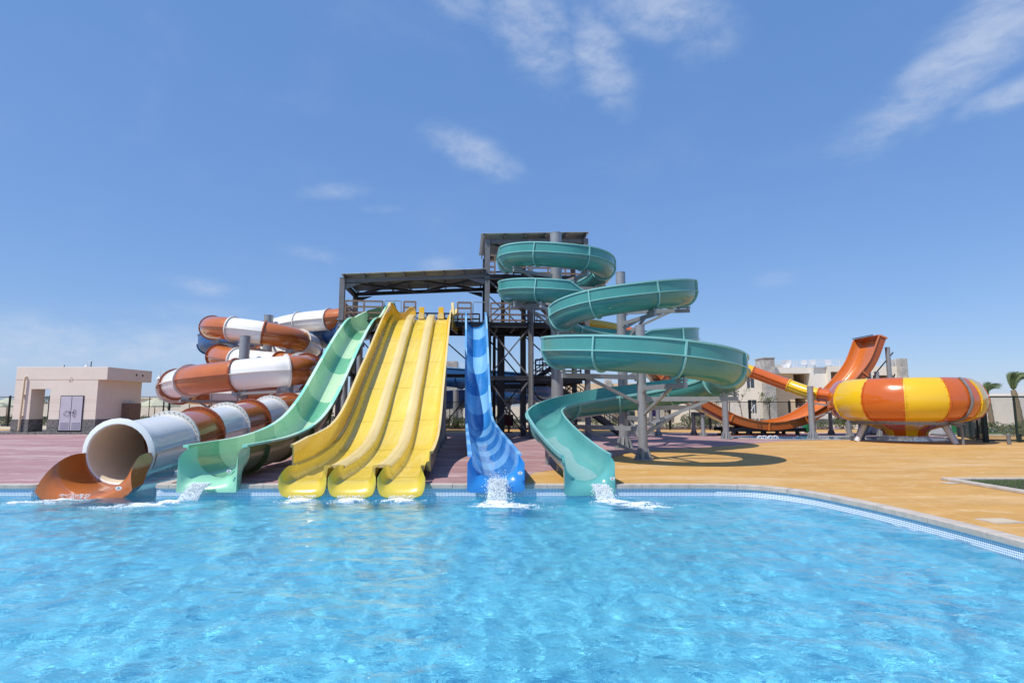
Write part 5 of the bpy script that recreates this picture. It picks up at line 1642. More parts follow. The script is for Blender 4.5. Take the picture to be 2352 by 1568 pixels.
# left wing
facade(b1, xa, xb, .5, Z_(861, YB), YB, [(xb - 1.35, xb - .65, 3.3, 4.4), (xb - 1.35, xb - .55, 1.0, 2.2)], M['render'])
window(b1, xb - 1.35, xb - .65, 3.3, 4.4, YB + .12); window(b1, xb - 1.35, xb - .55, 1.0, 2.2, YB + .12)
MB().box2((xa, YB + .25, 0), (xb, YB + 9, Z_(861, YB))).build('side_block', M['render'], b1, smooth=False)
rail(b1, xa, xb, YB + .15, Z_(861, YB) + .3, .8)
MB().box2((xb, YB - .7, 0), (xc, YB + 1.2, Z_(824, YB))).box2((xb - .06, YB - .76, Z_(824, YB)), (xc + .06, YB + 1.26, Z_(824, YB) + .08)).build('stone_pillar', M['stone_grey'], b1, smooth=False)
# middle, set back
z1u, z1l = Z_(880, YB), Z_(914, YB)
facade(b1, xc, xd, .5, zr, YB + .9, [], M['render_tan'])
facade(b1, xd, xe + .25, .5, zr, YB + .9, [(xd, xe, z1u, zr - .03), (xd + .05, xe, Z_(931, YB) - .2, z1l)], M['render_tan'], name='wall')
opening(b1, xd, xe, z1u, zr - .03, YB + 1.1, 1.8); opening(b1, xd + .05, xe, Z_(931, YB) - .2, z1l, YB + 1.1, 1.8)
MB().box2((xc, YB - .1, zr), (xe + .02, YB + 10, zt)).build('roof_slab', M['render_white'], b1, smooth=False)
facade(b1, xe, xf, .5, zt - .01, YB - .2, [], M['render_white'], .8)
facade(b1, xf, xr, .5, zt + .06, YB - .6, [(xf + .25, xg + .6, Z_(892, YB), Z_(854, YB)), (X_(2000, YB), X_(2050, YB), Z_(890, YB), Z_(862, YB)), (xf + .6, xg, .5, 2.3)], M['render'], .5)
opening(b1, xf + .25, xg + .6, Z_(892, YB), Z_(854, YB), YB - .15, 2.2); opening(b1, X_(2000, YB), X_(2050, YB), Z_(890, YB), Z_(862, YB), YB - .15, 2.0); opening(b1, xf + .6, xg, .5, 2.3, YB - .15, 2)
MB().box2((xf + .1, YB + .1, 0), (xr - .1, YB + 11, zt)).build('side_block', M['render'], b1, smooth=False) if False else None
MB().box2((xf, YB + 2.4, 0), (xr, YB + 10.5, zt)).build('side_block', M['render'], b1, smooth=False)
MB().box2((xr, YB - 1.2, 0), (X_(2071, YB), YB + .6, Z_(825, YB))).build('stone_pillar', M['stone_grey'], b1, smooth=False)
rail(b1, xc, xe, YB + .0, zt, .62); rail(b1, xe, xr, YB - .5, zt + .05, .62)
MB().box2((xa, YB - .06, 0), (xb, YB + .3, .5)).build('stone_base', M['stone_dark'], b1, smooth=False)
MB().box2((xe, YB - .66, 0), (xr, YB + .2, .5)).build('stone_base', M['stone_dark'], b1, smooth=False)
MB().box2((xc, YB + .8, 0), (xe, YB + 1.2, .5)).build('stone_base', M['stone_dark'], b1, smooth=False)
# roof terrace clutter
MB().box2((xc + 1.1, YB + 4, zt), (xc + 3.0, YB + 5, zt + .55)).build('terrace_planter', M['stone_grey'], b1, smooth=False)
mb = MB(); c_ = V((X_(1808, YB + 2), YB + 2, zt + .42))
for k in range(7):
    r_, d_ = .42 * k / 6, .12 * (k / 6) ** 2
    pass
mb.loft([[c_ + V((.42 * k / 6 * math.cos(2 * pi * i / 20), -.14 * (k / 6) ** 2, .42 * k / 6 * math.sin(2 * pi * i / 20))) for i in range(20)] for k in range(1, 7)], caps=False)
mb.beam(c_, c_ - V((0, 0, .42)), .06, .06); mb.beam(c_, c_ + V((0, -.35, 0)), .03, .03); mb.build('satellite_dish', M['white_rail'], b1)
mb = MB()
for px_ in (1822, 1858, 1878, 1915):
    x = X_(px_, YB + 2); mb.box((x, YB + 2.2, zt + .38), (.5, .5, .06)); mb.box((x, YB + 2.45, zt + .62), (.5, .06, .5))
    for dx in (-.22, .22):
        for dy in (-.22, .22): mb.box((x + dx, YB + 2.2 + dy, zt + .19), (.05, .05, .38))
mb.build('terrace_furniture', M['white_rail'], b1, smooth=False)
# outside steps with handrails
st = MB()
for k in range(5): st.box2((X_(1850, 47), 47 + .3 * k, 0), (X_(1880, 47), 48.6, .16 * (k + 1)))
st.build('outside_step', M['stone_grey'], b1, smooth=False)
for p0, p1 in ((1676, 1683), (1716, 1733)):
    mb = MB()
    x0, x1 = X_(p0, 48), X_(p1, 48)
    mb.pipe([V((x0, 48, .2)), V((x0, 48, .75)), V((x1, 48, 1.75)), V((x1 + .35, 48, 1.75)), V((x1 + .35, 48, .3))], .035, 6); mb.pipe([V((x1, 48, 1.75)), V((x1, 48, .3))], .03, 6)
    mb.build('step_handrail', M['white_rail'], b1)

YC = 58.0
b2 = thing('apartment_building', (8, YC, 0), 'long pale apartment block partly hidden behind the teal spiral and tower legs', 'building')
def px_block(parent, p0, p1, ptop, Y, mat, depth=8, pillar=()):
    x0, x1 = X_(p0, Y), X_(p1, Y)
    holes = []
    n = max(1, int((x1 - x0) / 4.2))
    for k in range(n):
        xc_ = x0 + (x1 - x0) * (k + .5) / n
        for z0, z1 in ((1.0, 2.3), (3.3, 4.5)):
            if z1 < Z_(ptop, Y) - .3: holes.append((xc_ - .45, xc_ + .45, z0, z1))
    facade(parent, x0, x1, .5, Z_(ptop, Y), Y, holes, mat)
    for h in holes: window(parent, h[0], h[1], h[2], h[3], Y + .12)
    MB().box2((x0, Y + .25, 0), (x1, Y + depth, Z_(ptop, Y) - .02)).build('side_block', mat, parent, smooth=False)
    MB().box2((x0, Y - .06, 0), (x1, Y + .3, .5)).build('stone_base', M['stone_dark'], parent, smooth=False)
    for a, b, t in pillar:
        MB().box2((X_(a, Y), Y - .5, 0), (X_(b, Y), Y + .9, Z_(t, Y))).build('stone_pillar', M['stone_grey'], parent, smooth=False)
px_block(b2, 1196, 1300, 868, YC, M['render'], 8, ((1244, 1254, 862),))
px_block(b2, 1300, 1470, 880, YC + 1.5, M['render_tan'], 8, ((1392, 1404, 872),))
px_block(b2, 1470, 1592, 884, YC, M['render'], 8, ((1512, 1522, 878), (1571, 1581, 878)))
rail(b2, X_(1196, YC), X_(1300, YC), YC + .1, Z_(868, YC), .6); rail(b2, X_(1470, YC), X_(1592, YC), YC + .1, Z_(884, YC), .6)
YD = 55.0
b3 = thing('apartment_building', (-5, YD, 0), 'pale apartment block with roof railing seen between the yellow and blue slides', 'building')
px_block(b3, 905, 1165, 853, YD, M['render_white'], 9, ((1026.5, 1050, 830), (1143, 1151, 848)))
rail(b3, X_(905, YD), X_(1165, YD), YD + .1, Z_(853, YD), .75, 4)
b4 = thing('apartment_building', (47, 47, 0), 'low white block with roof railing at the far right edge behind the palms', 'building')
px_block(b4, 2334, 2520, 902, 47, M['render_white'], 8)
rail(b4, X_(2334, 47), X_(2520, 47), 47.1, Z_(902, 47), .55)
b5 = thing('apartment_building', (60, 72, 0), 'distant pale block seen through the chain link fence beside the bowl', 'building')
px_block(b5, 2150, 2335, 915, 72, M['render'], 8, ((2312, 2322, 905),))
b6 = thing('villa', (-63, 95, 0), 'far low cream roof line above the boundary wall at left', 'building')
MB().box2((-75, 95, 0), (-50, 104, 2.9)).build('wall', M['render'], b6, smooth=False); MB().box2((-75.4, 94.6, 2.9), (-49.6, 104.4, 3.15)).build('roof', M['render_white'], b6, smooth=False)

# paths and planting strips beyond the fence
struct(MB().poly([(-20, 40.6), (60, 40.6), (60, 46), (-20, 46)], .008), 'path', M['mauve'], smooth=False, fix=False)
struct(MB().poly([(24.5, 32), (70, 30), (70, 44), (24.5, 44)], .012), 'side_path', M['sand'], smooth=False, fix=False)
def lawn(poly, z, name, label):
    o = MB().poly(poly, z).build(name, M['grass'], None, smooth=False, fix=False)
    return tag(o, label, 'grass', kind='stuff')
lawn([(26, 33.5), (60, 33.0), (60, 36.5), (26, 36.5)], .02, 'lawn', 'strip of lawn beyond the right hand fence')
struct(MB().poly([(30, 38.2), (62, 38.0), (62, 40.6), (30, 40.6)], .016), 'wading_pool', M['poolfloor'], smooth=False, fix=False)

# ------------------------------------------------------------ plants
def leaves(mb, c, rad, n, size, rng, shell=0.5, mi=0):
    for _ in range(n):
        while True:
            p = V((rng.uniform(-1, 1), rng.uniform(-1, 1), rng.uniform(-1, 1)))
            if shell ** 2 * rng.random() < p.length_squared < 1: break
        q = V(c) + V((p.x * rad[0], p.y * rad[1], p.z * rad[2]))
        d = V((rng.gauss(0, 1), rng.gauss(0, 1), rng.gauss(0, 1) + .4)).normalized()
        s_ = size * rng.uniform(.6, 1.3)
        t = d.cross(V((rng.gauss(0, 1), rng.gauss(0, 1), rng.gauss(0, 1)))).normalized(); u = d.cross(t)
        mb.add([q - t * s_ * .5, q + u * s_ * .24 + d * s_ * .06, q + t * s_ * .5, q - u * s_ * .24 + d * s_ * .06], [(0, 1, 2, 3)], mi)
def hedge(p0, p1, Y, h, label, n=900, size=.11, mat='leaf_a', dep=.45):
    x0, x1 = X_(p0, Y), X_(p1, Y)
    root = thing('hedge', ((x0 + x1) / 2, Y, 0), label, 'hedge')
    rng = random.Random(int(p0 * 7 + p1))
    mb = MB()
    m_ = max(2, int((x1 - x0) / .55))
    for k in range(m_):
        x = x0 + (x1 - x0) * (k + .5) / m_ + rng.uniform(-.1, .1)
        hh_ = h * rng.uniform(.78, 1.12)
        leaves(mb, (x, Y + rng.uniform(-.1, .1), hh_ * .5), (.48, dep, hh_ * .55), n // m_, size, rng, .6)
    mb.build('foliage', M[mat], root, smooth=False, fix=False)
    st = MB()
    for k in range(m_): st.cyl((x0 + (x1 - x0) * (k + .5) / m_, Y, 0), (x0 + (x1 - x0) * (k + .5) / m_, Y, h * .6), .02, .01, 5)
    st.build('stem', M['bark'], root)
HED = [(1010, 1070, 41.2, 1.0, 'dark hedge behind the fence between the yellow and blue slides', 1600, .12, 'leaf_a'), (1142, 1200, 41.2, 1.05, 'dark hedge behind the tower legs beside the maroon board', 1500, .12, 'leaf_a'),
       (1350, 1430, 41.0, .75, 'low clipped hedge seen under the teal spiral', 1500, .10, 'leaf_b'), (1500, 1562, 41.0, .55, 'low flowering bed beside the purple sign', 900, .10, 'leaf_b'),
       (1567, 1662, 40.9, 1.35, 'tall bushy hedge behind the left arm of the half pipe', 3000, .12, 'leaf_a'), (1795, 1905, 41.0, .75, 'low hedge behind the valley of the half pipe', 1600, .11, 'leaf_a'),
       (1915, 1958, 40.9, 1.15, 'round green bush behind the fence left of the bowl legs', 1600, .11, 'leaf_a'), (2000, 2140, 41.5, .9, 'hedge far behind the bowl', 1800, .12, 'leaf_b'),
       (2215, 2420, 36.0, .65, 'dry low hedge beyond the right hand fence', 2600, .12, 'leaf_b'), (2300, 2460, 31.5, .55, 'dusty ground shrubs at right behind the tall fence', 2000, .10, 'leaf_b'),
       (0, 120, 49.5, .9, 'low hedge seen through the passage of the utility building', 1500, .14, 'leaf_a'), (325, 420, 49.5, .8, 'dusty hedge right of the utility building', 1300, .13, 'leaf_b'),
       (700, 830, 44.0, 1.0, 'dark hedge far behind the mint slide posts', 1400, .13, 'leaf_a')]
for a in HED: hedge(a[0], a[1], a[2], a[3], a[4], a[5], a[6], a[7])
def young_tree(px_, Y, h, label, dense=140, bare=False, seed=1):
    rng = random.Random(seed)
    x = X_(px_, Y)
    root = thing('young_tree', (x, Y, 0), label, 'tree')
    tr = MB(); tips = []
    lean = rng.uniform(-.1, .1)
    p = [V((x + lean * h * s + .03 * math.sin(5 * s), Y, h * .62 * s)) for s in (0, .3, .6, 1)]
    tr.rings([(q, .055 * (1 - .5 * i / 3)) for i, q in enumerate(p)], 8)
    for k in range(7 if bare else 5):
        a = rng.uniform(0, 2 * pi); L = h * rng.uniform(.28, .42)
        b0 = p[2].lerp(p[3], rng.uniform(.2, 1)); b1_ = b0 + V((math.cos(a) * L * .55, math.sin(a) * L * .5, L * .8))
        tr.rings([(b0, .024), (b0.lerp(b1_, .5) + V((0, 0, .04)), .016), (b1_, .006)], 6)
        tips.append(b1_)
        for _ in range(3 if bare else 2):
            c0 = b0.lerp(b1_, rng.uniform(.4, .9)); c1 = c0 + V((rng.uniform(-.3, .3), rng.uniform(-.3, .3), rng.uniform(.1, .4))) * (h * .25)
            tr.rings([(c0, .010), (c1, .004)], 5); tips.append(c1)
    tr.build('trunk', M['bark'], root)
    mb = MB()
    for t in tips: leaves(mb, t, (.26, .26, .16), max(4, int(dense / len(tips)) if not bare else 3), .13, rng, .2)
    mb.build('crown', M['leaf_b'] if seed % 2 else M['leaf_a'], root, smooth=False, fix=False)
YT = [(1705, 43.5, 3.4, 'young tree with a small tufted crown between the spiral and the stone pillar', 200), (1767, 44.5, 3.0, 'sparse young tree in front of the grey stone pillar', 330),
      (1640, 43.0, 2.6, 'thin bare young tree above the tall hedge behind the half pipe', 30), (1385, 42.5, 2.7, 'pale bare branched tree seen under the teal spiral', 20),
      (1165, 43.0, 2.9, 'young tree behind the tower bracing and maroon board', 330), (1530, 42.6, 2.4, 'slim young tree right of the purple sign', 160), (1062, 43.2, 2.2, 'thin sapling right of the grey post between yellow and blue slides', 40),
      (97, 52, 2.9, 'young tree seen through the passage of the utility building', 300), (388, 52, 2.6, 'small leafy tree behind the parasols right of the utility building', 240), (2190, 50, 2.6, 'small tree far behind the right end of the bowl', 260)]
for i, (px_, Y, h, lb, dn) in enumerate(YT): young_tree(px_, Y, h, lb, dn, dn < 50, i + 3)
def palm(px_, py_base, py_top, Y, lean, label, seed, n=26):
    rng = random.Random(seed)
    base = V((X_(px_, Y), Y, 0)); ztop = Z_(py_top, Y)
    th = ztop * .62
    root = thing('palm_tree', base, label, 'palm tree')
    path = [base + V((-lean * th * s * s, 0, th * s)) for s in [i / 10 for i in range(11)]]
    MB().rings([(p, .19 - .05 * i / 10 + (.025 if i % 2 else 0)) for i, p in enumerate(path)], 12).build('trunk', M['palm_bark'], root)
    top = path[-1]
    mb = MB()
    for k in range(n):
        a = rng.uniform(0, 2 * pi)
        L = (ztop - th) * rng.uniform(.8, 1.2)
        out = rng.uniform(.05, .28)
        blow = rng.uniform(.15, .75)
        pts = []
        for i in range(9):
            s = i / 8
            pts.append(top + V((math.cos(a) * out * L * s + blow * L * s ** 3, math.sin(a) * out * L * s, L * (s - .30 * s ** 3 * (1 + blow)))))
        mb.rings([(p, .025 * (1 - s_ / 9)) for s_, p in enumerate(pts)], 4)
        for i in range(1, 9):
            for q in range(6):
                w = (q + rng.random()) / 6
                p = pts[i - 1].lerp(pts[i], w); t = (pts[i] - pts[i - 1]).normalized()
                sd = t.cross(V((math.sin(a + rng.uniform(-.5, .5)), -math.cos(a), .2))).normalized()
                ll = .46 * (1 - abs(i / 8 - .5) * .8) * rng.uniform(.7, 1.1)
                for s_ in (-1, 1):
                    e = p + (t * .75 + sd * s_ * .5 + V((.15, 0, -.05))) * ll
                    n_ = (e - p).cross(t).normalized() * .0
                    wv = t * .026
                    mb.add([p - wv, p + wv, e], [(0, 1, 2)])
    mb.build('frond_crown', M['palm_leaf'], root, smooth=False, fix=False)
palm(2340, 0, 838, 37, .10, 'tall palm with windblown fronds behind the right hand fence', 3)
palm(2274, 0, 866, 45, .06, 'smaller palm nearer the bowl with tied up fronds', 5, 12)
palm(2296, 0, 905, 50, .02, 'short palm trunk with few fronds leaning beside the smaller palm', 8, 7)
palm(2398, 0, 858, 42, .05, 'palm at the very right edge of the picture', 9, 12)

# ------------------------------------------------------------ parasols and lamps
def parasol(px_, Y, label, g='sun parasols left of the slides'):
    x = X_(px_, Y)
    root = thing('parasol', (x, Y, 0), label, 'parasol', g)
    MB().cyl((x, Y, 0), (x, Y, 2.25), .035, n=8).build('pole', M['wood'], root)
    n = 8; mb = MB()
    rg = []
    for r_, z in ((.03, 2.32), (.5, 2.12), (1.0, 1.88), (1.42, 1.66), (1.43, 1.56), (1.40, 1.57), (1.0, 1.84), (.5, 2.09), (.03, 2.28)):
        rg.append([V((x + r_ * math.cos(2 * pi * (k + .5) / n), Y + r_ * math.sin(2 * pi * (k + .5) / n), z)) for k in range(n)])
    mb.loft(rg).build('canopy', M['canvas'], root, angle=20)
    MB().cyl((x, Y, 2.30), (x, Y, 2.42), .03, .01, 8).build('finial', M['wood'], root)
    mb = MB()
    for k in range(n):
        a = 2 * pi * (k + .5) / n
        mb.beam((x, Y, 2.0), (x + 1.0 * math.cos(a), Y + 1.0 * math.sin(a), 1.82), .025, .02)
    mb.build('rib_set', M['wood'], root, smooth=False)
    MB().cyl((x, Y, 0), (x, Y, .1), .3, .26).build('base', M['stone_grey'], root)
parasol(17, 47.5, 'pale parasol at the far left edge beside the utility building')
parasol(356, 48.5, 'nearer pale parasol right of the utility building')
parasol(375, 53, 'second pale parasol just behind the first one right of the utility building')
parasol(-12, 53, 'pale parasol cut off by the left edge of the picture')
def lamp(px_, py_top, Y, label):
    x = X_(px_, Y); h = Z_(py_top, Y)
    root = thing('street_lamp', (x, Y, 0), label, 'street lamp', 'black posts with white hanging lanterns')
    MB().rings([((x, Y, 0), .09), ((x, Y, .6), .085), ((x, Y, .65), .055), ((x, Y, h), .045)], 10).build('post', M['black'], root)
    arm = [V((x, Y, h - .28)), V((x - .1, Y, h - .05)), V((x - .28, Y, h + .02)), V((x - .46, Y, h - .06)), V((x - .5, Y, h - .22))]
    MB().pipe(spline(arm, .05), .022, 8).pipe([V((x - .05, Y, h - .42)), V((x - .2, Y, h - .34)), V((x - .3, Y, h - .22)), V((x - .2, Y, h - .12)), V((x - .12, Y, h - .2))], .015, 6).build('scroll_arm', M['white_rail'], root)
    lx, lz = x - .5, h - .22
    MB().rings([((lx, Y, lz), .03), ((lx, Y, lz - .12), .06), ((lx, Y, lz - .22), .09), ((lx, Y, lz - .34), .22), ((lx, Y, lz - .38), .22)], 12).build('lamp_shade', M['white_rail'], root)
    MB().sphere((lx, Y, lz - .44), .12, 10, 6, (1, 1, 1.2)).build('globe', M['pale_plastic'], root)
lamp(376, 853, 45, 'black lamp post with white lantern standing right of the utility building')
lamp(201.5, 830, 62, 'taller lamp whose white scroll arm shows over the utility roof')
lamp(139.5, 838, 66, 'lamp whose top just shows over the middle of the utility roof')

# ------------------------------------------------------------ signs, bins, bollards and other small things
def sign(px0, px1, py0, py1, Y, mat, label, marks):
    a, b = at(px0, py0, Y), at(px1, py1, Y)
    root = thing('sign_board', ((a.x + b.x) / 2, Y, 0), label, 'sign')
    fb_ = MB().box2((a.x, Y, b.z), (b.x, Y + .04, a.z)).build('board_frame', M['sign_white'], root, smooth=False)
    MB().box2((a.x + .05, Y - .012, b.z + .06), (b.x - .05, Y, a.z - .04)).build('panel', M[mat], root, smooth=False)
    mb = MB(); w = b.x - a.x; h = a.z - b.z
    for (u0, v0, u1, v1) in marks:
        mb.beam((a.x + w * u0, Y - .018, a.z - h * v0), (a.x + w * u1, Y - .018, a.z - h * v1), .012, .012 if abs(u1 - u0) > .2 else .02)
    mb.build('lettering', M['sign_white'], root, smooth=False)
    for s in (.22, .78):
        x = a.x + w * s; MB().box2((x - .025, Y + .04, 0), (x + .025, Y + .09, a.z - .05)).build('post', M['galv'], root, smooth=False)
lines = [(.2, .18, .75, .18), (.25, .3, .8, .3), (.3, .5, .7, .5)] + [(.52 + .06 * k, .80 - .02 * (k % 2), .56 + .06 * k, .83 - .06 * (k % 3)) for k in range(5)]
sign(1492, 1513.5, 938, 957, 35.8, 'purple', 'purple information sign with white lettering under the teal spiral', lines)
sign(1444, 1459, 943.5, 955.5, 36.8, 'sign_green', 'green information sign left of the purple one', [(.2, .3, .8, .3), (.2, .5, .6, .5)])
a, b = at(1158, 951.5, 35.5), at(1179, 977, 35.5)
mbd = thing('notice_board', ((a.x + b.x) / 2, 35.5, 0), 'dark maroon board on a short red stand behind the tower legs', 'board')
MB().box2((a.x, 35.5, b.z), (b.x, 35.55, a.z)).build('panel', M['maroon'], mbd, smooth=False, bevel=.01)
MB().box2(((a.x + b.x) / 2 - .06, 35.55, 0), ((a.x + b.x) / 2 + .06, 35.63, b.z + .2)).build('stand', M['maroon'], mbd, smooth=False)
MB().cyl(((a.x + b.x) / 2, 35.59, 0), ((a.x + b.x) / 2, 35.59, .06), .22).build('foot', M['maroon'], mbd)
def bin_(x, y, z, s, label, tilt=0):
    root = thing('litter_bin', (x, y, 0), label, 'litter bin')
    d = V((math.sin(tilt), 0, math.cos(tilt)))
    p = V((x, y, z))
    MB().rings([(p, .20 * s), (p + d * .62 * s, .26 * s), (p + d * .66 * s, .28 * s), (p + d * .70 * s, .28 * s)], 14).build('body', M['green'], root)
    MB().rings([(p + d * .70 * s, .27 * s), (p + d * .78 * s, .20 * s), (p + d * .80 * s, .05 * s)], 14).build('lid', M['green'], root)
    if z > .05: MB().cyl((x, y + .22 * s, 0), (x, y + .22 * s, z + .5 * s), .03).build('post', M['black'], root)
bin_(X_(1846, 36), 36.0, .06, 1.15, 'green litter bin tipped over beside the person behind the half pipe', .35)
bin_(X_(2188, 33), 33.0, .12, 1.0, 'green litter bin behind the right legs of the bowl')
bin_(X_(2212, 37), 37.0, .45, .8, 'small green bin on a post beyond the right hand fence')
for px_, y, h, lb in ((2316, 24.6, .46, 'grey bollard in front of the tall fence at far right'), (2245, 27.8, .55, 'grey bollard just behind the corner post of the tall fence'), (1946, 37, .6, 'thin grey bollard left of the bowl legs'), (1654, 38, .5, 'grey bollard behind the half pipe valley')):
    x = X_(px_, y, 1000)
    r_ = thing('bollard', (x, y, 0), lb, 'bollard', 'grey bollards round the deck')
    MB().cyl((x, y, .004), (x, y, h - .04), .075, n=14).build('shaft', M['steel'], r_); MB().cyl((x, y, h - .04), (x, y, h), .08, .06, 14).build('cap', M['steel'], r_)
x = X_(2342, 26.6, 1000)
r_ = thing('garden_light', (x, 26.6, 0), 'squat black garden light behind the tall fence at far right', 'garden light')
MB().cyl((x, 26.6, 0), (x, 26.6, .08), .14).cyl((x, 26.6, .08), (x, 26.6, .26), .07).build('body', M['black'], r_); MB().cyl((x, 26.6, .26), (x, 26.6, .36), .13, .10).build('cap', M['black'], r_)
def cover(px_, y, w, h, lb):
    x = X_(px_, y, 990)
    r_ = thing('equipment_cover', (x, y, 0), lb, 'equipment cover', 'grey plastic hoods beyond the bowl')
    rg = []
    for k in range(11):
        a = pi * k / 10
        rg.append([V((x - math.cos(a) * w / 2, y + yy, .12 + (h - .12) * math.sin(a) ** .6)) for yy in (-.45, .45)])
    mb = MB(); mb.add([v for q in rg for v in q], [(2 * i, 2 * i + 1, 2 * i + 3, 2 * i + 2) for i in range(10)] + [tuple(2 * i for i in range(11)), tuple(2 * i + 1 for i in range(11))[::-1]])
    mb.build('hood', M['pale_plastic'], r_)
    MB().box2((x - w / 2 - .04, y - .5, 0), (x + w / 2 + .04, y + .5, .13)).build('base', M['steel'], r_, smooth=False)
    MB().pipe([V((x - w / 2, y - .47, .45)), V((x + w / 2, y - .47, .45))], .02).build('strap', M['steel'], r_)
cover(2014, 33.0, .75, .78, 'pale grey plastic hood behind the left legs of the bowl'); cover(2162, 31.5, .5, .85, 'pale grey plastic hood behind the right front leg of the bowl')

# splash pool under the half pipe
near = [ground(*p) for p in ((1648, 1004.5), (1700, 1007.5), (1770, 1010.2), (1840, 1011.2), (1900, 1011.0), (1980, 1012.5), (2060, 1015), (2140, 1016.5), (2200, 1014))]
farp = [ground(*p) for p in ((2180, 1006), (2080, 1004), (1985, 1003.5), (1900, 1002.2), (1800, 1001.8), (1720, 1002))]
out = [(p.x, p.y) for p in spline(near, .3)] + [(p.x, p.y) for p in spline(farp, .3)]
cxp = sum(p[0] for p in out) / len(out); cyp = sum(p[1] for p in out) / len(out)
inn = [(cxp + (x - cxp) * .965, cyp + (y - cyp) * .90) for x, y in out]
mb = MB(); n = len(out)
mb.add([(x, y, .012) for x, y in out] + [(x, y, .05) for x, y in out] + [(x, y, .05) for x, y in inn] + [(x, y, .012) for x, y in inn], [(k, (k + 1) % n, n + (k + 1) % n, n + k) for k in range(n)] + [(n + k, n + (k + 1) % n, 2 * n + (k + 1) % n, 2 * n + k) for k in range(n)] + [(2 * n + k, 2 * n + (k + 1) % n, 3 * n + (k + 1) % n, 3 * n + k) for k in range(n)])
struct(mb, 'splash_pool_kerb', M['coping'], smooth=False)
m, nt, b = newmat('splash_pool_water')
b.inputs['Base Color'].default_value = hexc('#4f86b5'); b.inputs['Roughness'].default_value = 0.08; b.inputs['IOR'].default_value = 1.333
bump(nt, b, tex(nt, geoco(nt), 6, 4, .6), .4, .03)
M['splash_water'] = m
struct(MB().poly(inn, .026), 'splash_pool_water', M['splash_water'], smooth=False, fix=False)
for px_ in (1746, 1756, 1770, 1781):
    c = ground(px_, 1007, .03)
    r_ = thing('pool_marker', (c.x, c.y, .026), 'small white arched marker standing in a row of four at the splash pool', 'pool marker', 'white arched markers in the splash pool')
    rg = []
    for k in range(13):
        a = pi * k / 12
        rg.append([c + V((rr * math.cos(a), dy, rr * math.sin(a))) for rr, dy in ((.11, -.03), (.16, -.03), (.16, .03), (.11, .03))])
    MB().loft(rg).build('arch', M['white'], r_)
    mb = MB()
    for dx in (-.045, .045): mb.cyl(c + V((dx, 0, -.01)), c + V((dx, 0, .09)), .018, n=8)
    mb.build('bar_pair', M['white'], r_)
MB().box2((11.9, 31.0, .012), (15.4, 33.2, .10)).build('base_slab', M['maroon'], hp, smooth=False, bevel=.02)

# right hand planter, hatch and drain cover
pl = thing('planter', (9.6, 13, 0), 'pale stone planter kerb filled with lawn at the right edge', 'planter')
mb = MB()
mb.box2((9.6, 9.6, .004), (9.78, 12.95, .065)).box2((9.78, 12.77, .004), (17, 12.95, .063))
mb.build('kerb', M['coping'], pl, smooth=False, bevel=.012)
MB().box2((9.78, 9.6, .004), (17, 12.77, .03)).build('soil', M['dark'], pl, smooth=False)
rng = random.Random(4)
mb = MB()
for _ in range(9000):
    x, y = rng.uniform(9.95, 13.5), rng.uniform(9.7, 12.65)
    h = rng.uniform(.03, .07); a = rng.uniform(0, 2 * pi)
    mb.add([(x - .006 * math.cos(a), y - .006 * math.sin(a), .025), (x + .006 * math.cos(a), y + .006 * math.sin(a), .025), (x + rng.uniform(-.02, .02), y + rng.uniform(-.02, .02), .03 + h)], [(0, 1, 2)])
g_ = mb.build('lawn', M['grass'], pl, smooth=False, fix=False); g_['kind'] = 'stuff'
single(MB().box2((9.25, 12.3, .004), (9.52, 12.5, .02)), 'stone_slab', M['coping'], 'small loose pale slab lying beside the planter corner', 'stone slab', smooth=False, bevel=.01)
c = ground(2297, 1197)
dc = thing('drain_cover', (c.x, c.y, 0), 'whitish worn drain cover set in the ochre deck at right', 'drain cover')
MB().box((c.x, c.y, .008), (.46, .34, .012), .1).build('frame', M['coping'], dc, smooth=False); MB().box((c.x, c.y, .012), (.38, .26, .012), .1).build('lid', M['sand'], dc, smooth=False)

# ------------------------------------------------------------ person behind the half pipe
def skinned(name, verts, edges, radii, mat, parent, sub=1):
    me = bpy.data.meshes.new(name); off = origin(parent)
    me.from_pydata([V(v) - off for v in verts], edges, [])
    o = bpy.data.objects.new(name, me); COL.objects.link(o); o.parent = parent
    o.modifiers.new('skin', 'SKIN'); s_ = o.modifiers.new('sub', 'SUBSURF'); s_.levels = s_.render_levels = sub
    for i, r_ in enumerate(radii):
        v = me.skin_vertices[0].data[i]; v.radius = (r_, r_ * .9) if not isinstance(r_, tuple) else r_; v.use_root = (i == 0)
    me.materials.append(mat)
    return o
px0, py0 = X_(1837, 34.6, 985), 34.6
P_ = lambda x, y, z: V((px0 + x, py0 + y, z))
pr_ = thing('person', (px0, py0, 0), 'person in faded jeans and white shoes standing behind the half pipe', 'person')
bv = [P_(0, 0, .95), P_(0, 0, 1.18), P_(0, 0, 1.38), P_(0, -.01, 1.47), P_(0, -.02, 1.54), P_(0, -.03, 1.66), P_(0, -.02, 1.74),
      P_(.18, 0, 1.38), P_(.24, .02, 1.12), P_(.25, -.06, .90), P_(.25, -.09, .80), P_(-.18, 0, 1.38), P_(-.24, .02, 1.12), P_(-.25, -.05, .90), P_(-.25, -.08, .80),
      P_(.10, 0, .88), P_(.12, -.02, .50), P_(.13, .02, .10), P_(-.10, 0, .88), P_(-.13, -.01, .50), P_(-.15, .02, .10), P_(.14, -.12, .04), P_(-.17, -.12, .04)]
be = [(0, 1), (1, 2), (2, 3), (3, 4), (4, 5), (5, 6), (2, 7), (7, 8), (8, 9), (9, 10), (2, 11), (11, 12), (12, 13), (13, 14), (0, 15), (15, 16), (16, 17), (0, 18), (18, 19), (19, 20), (17, 21), (20, 22)]
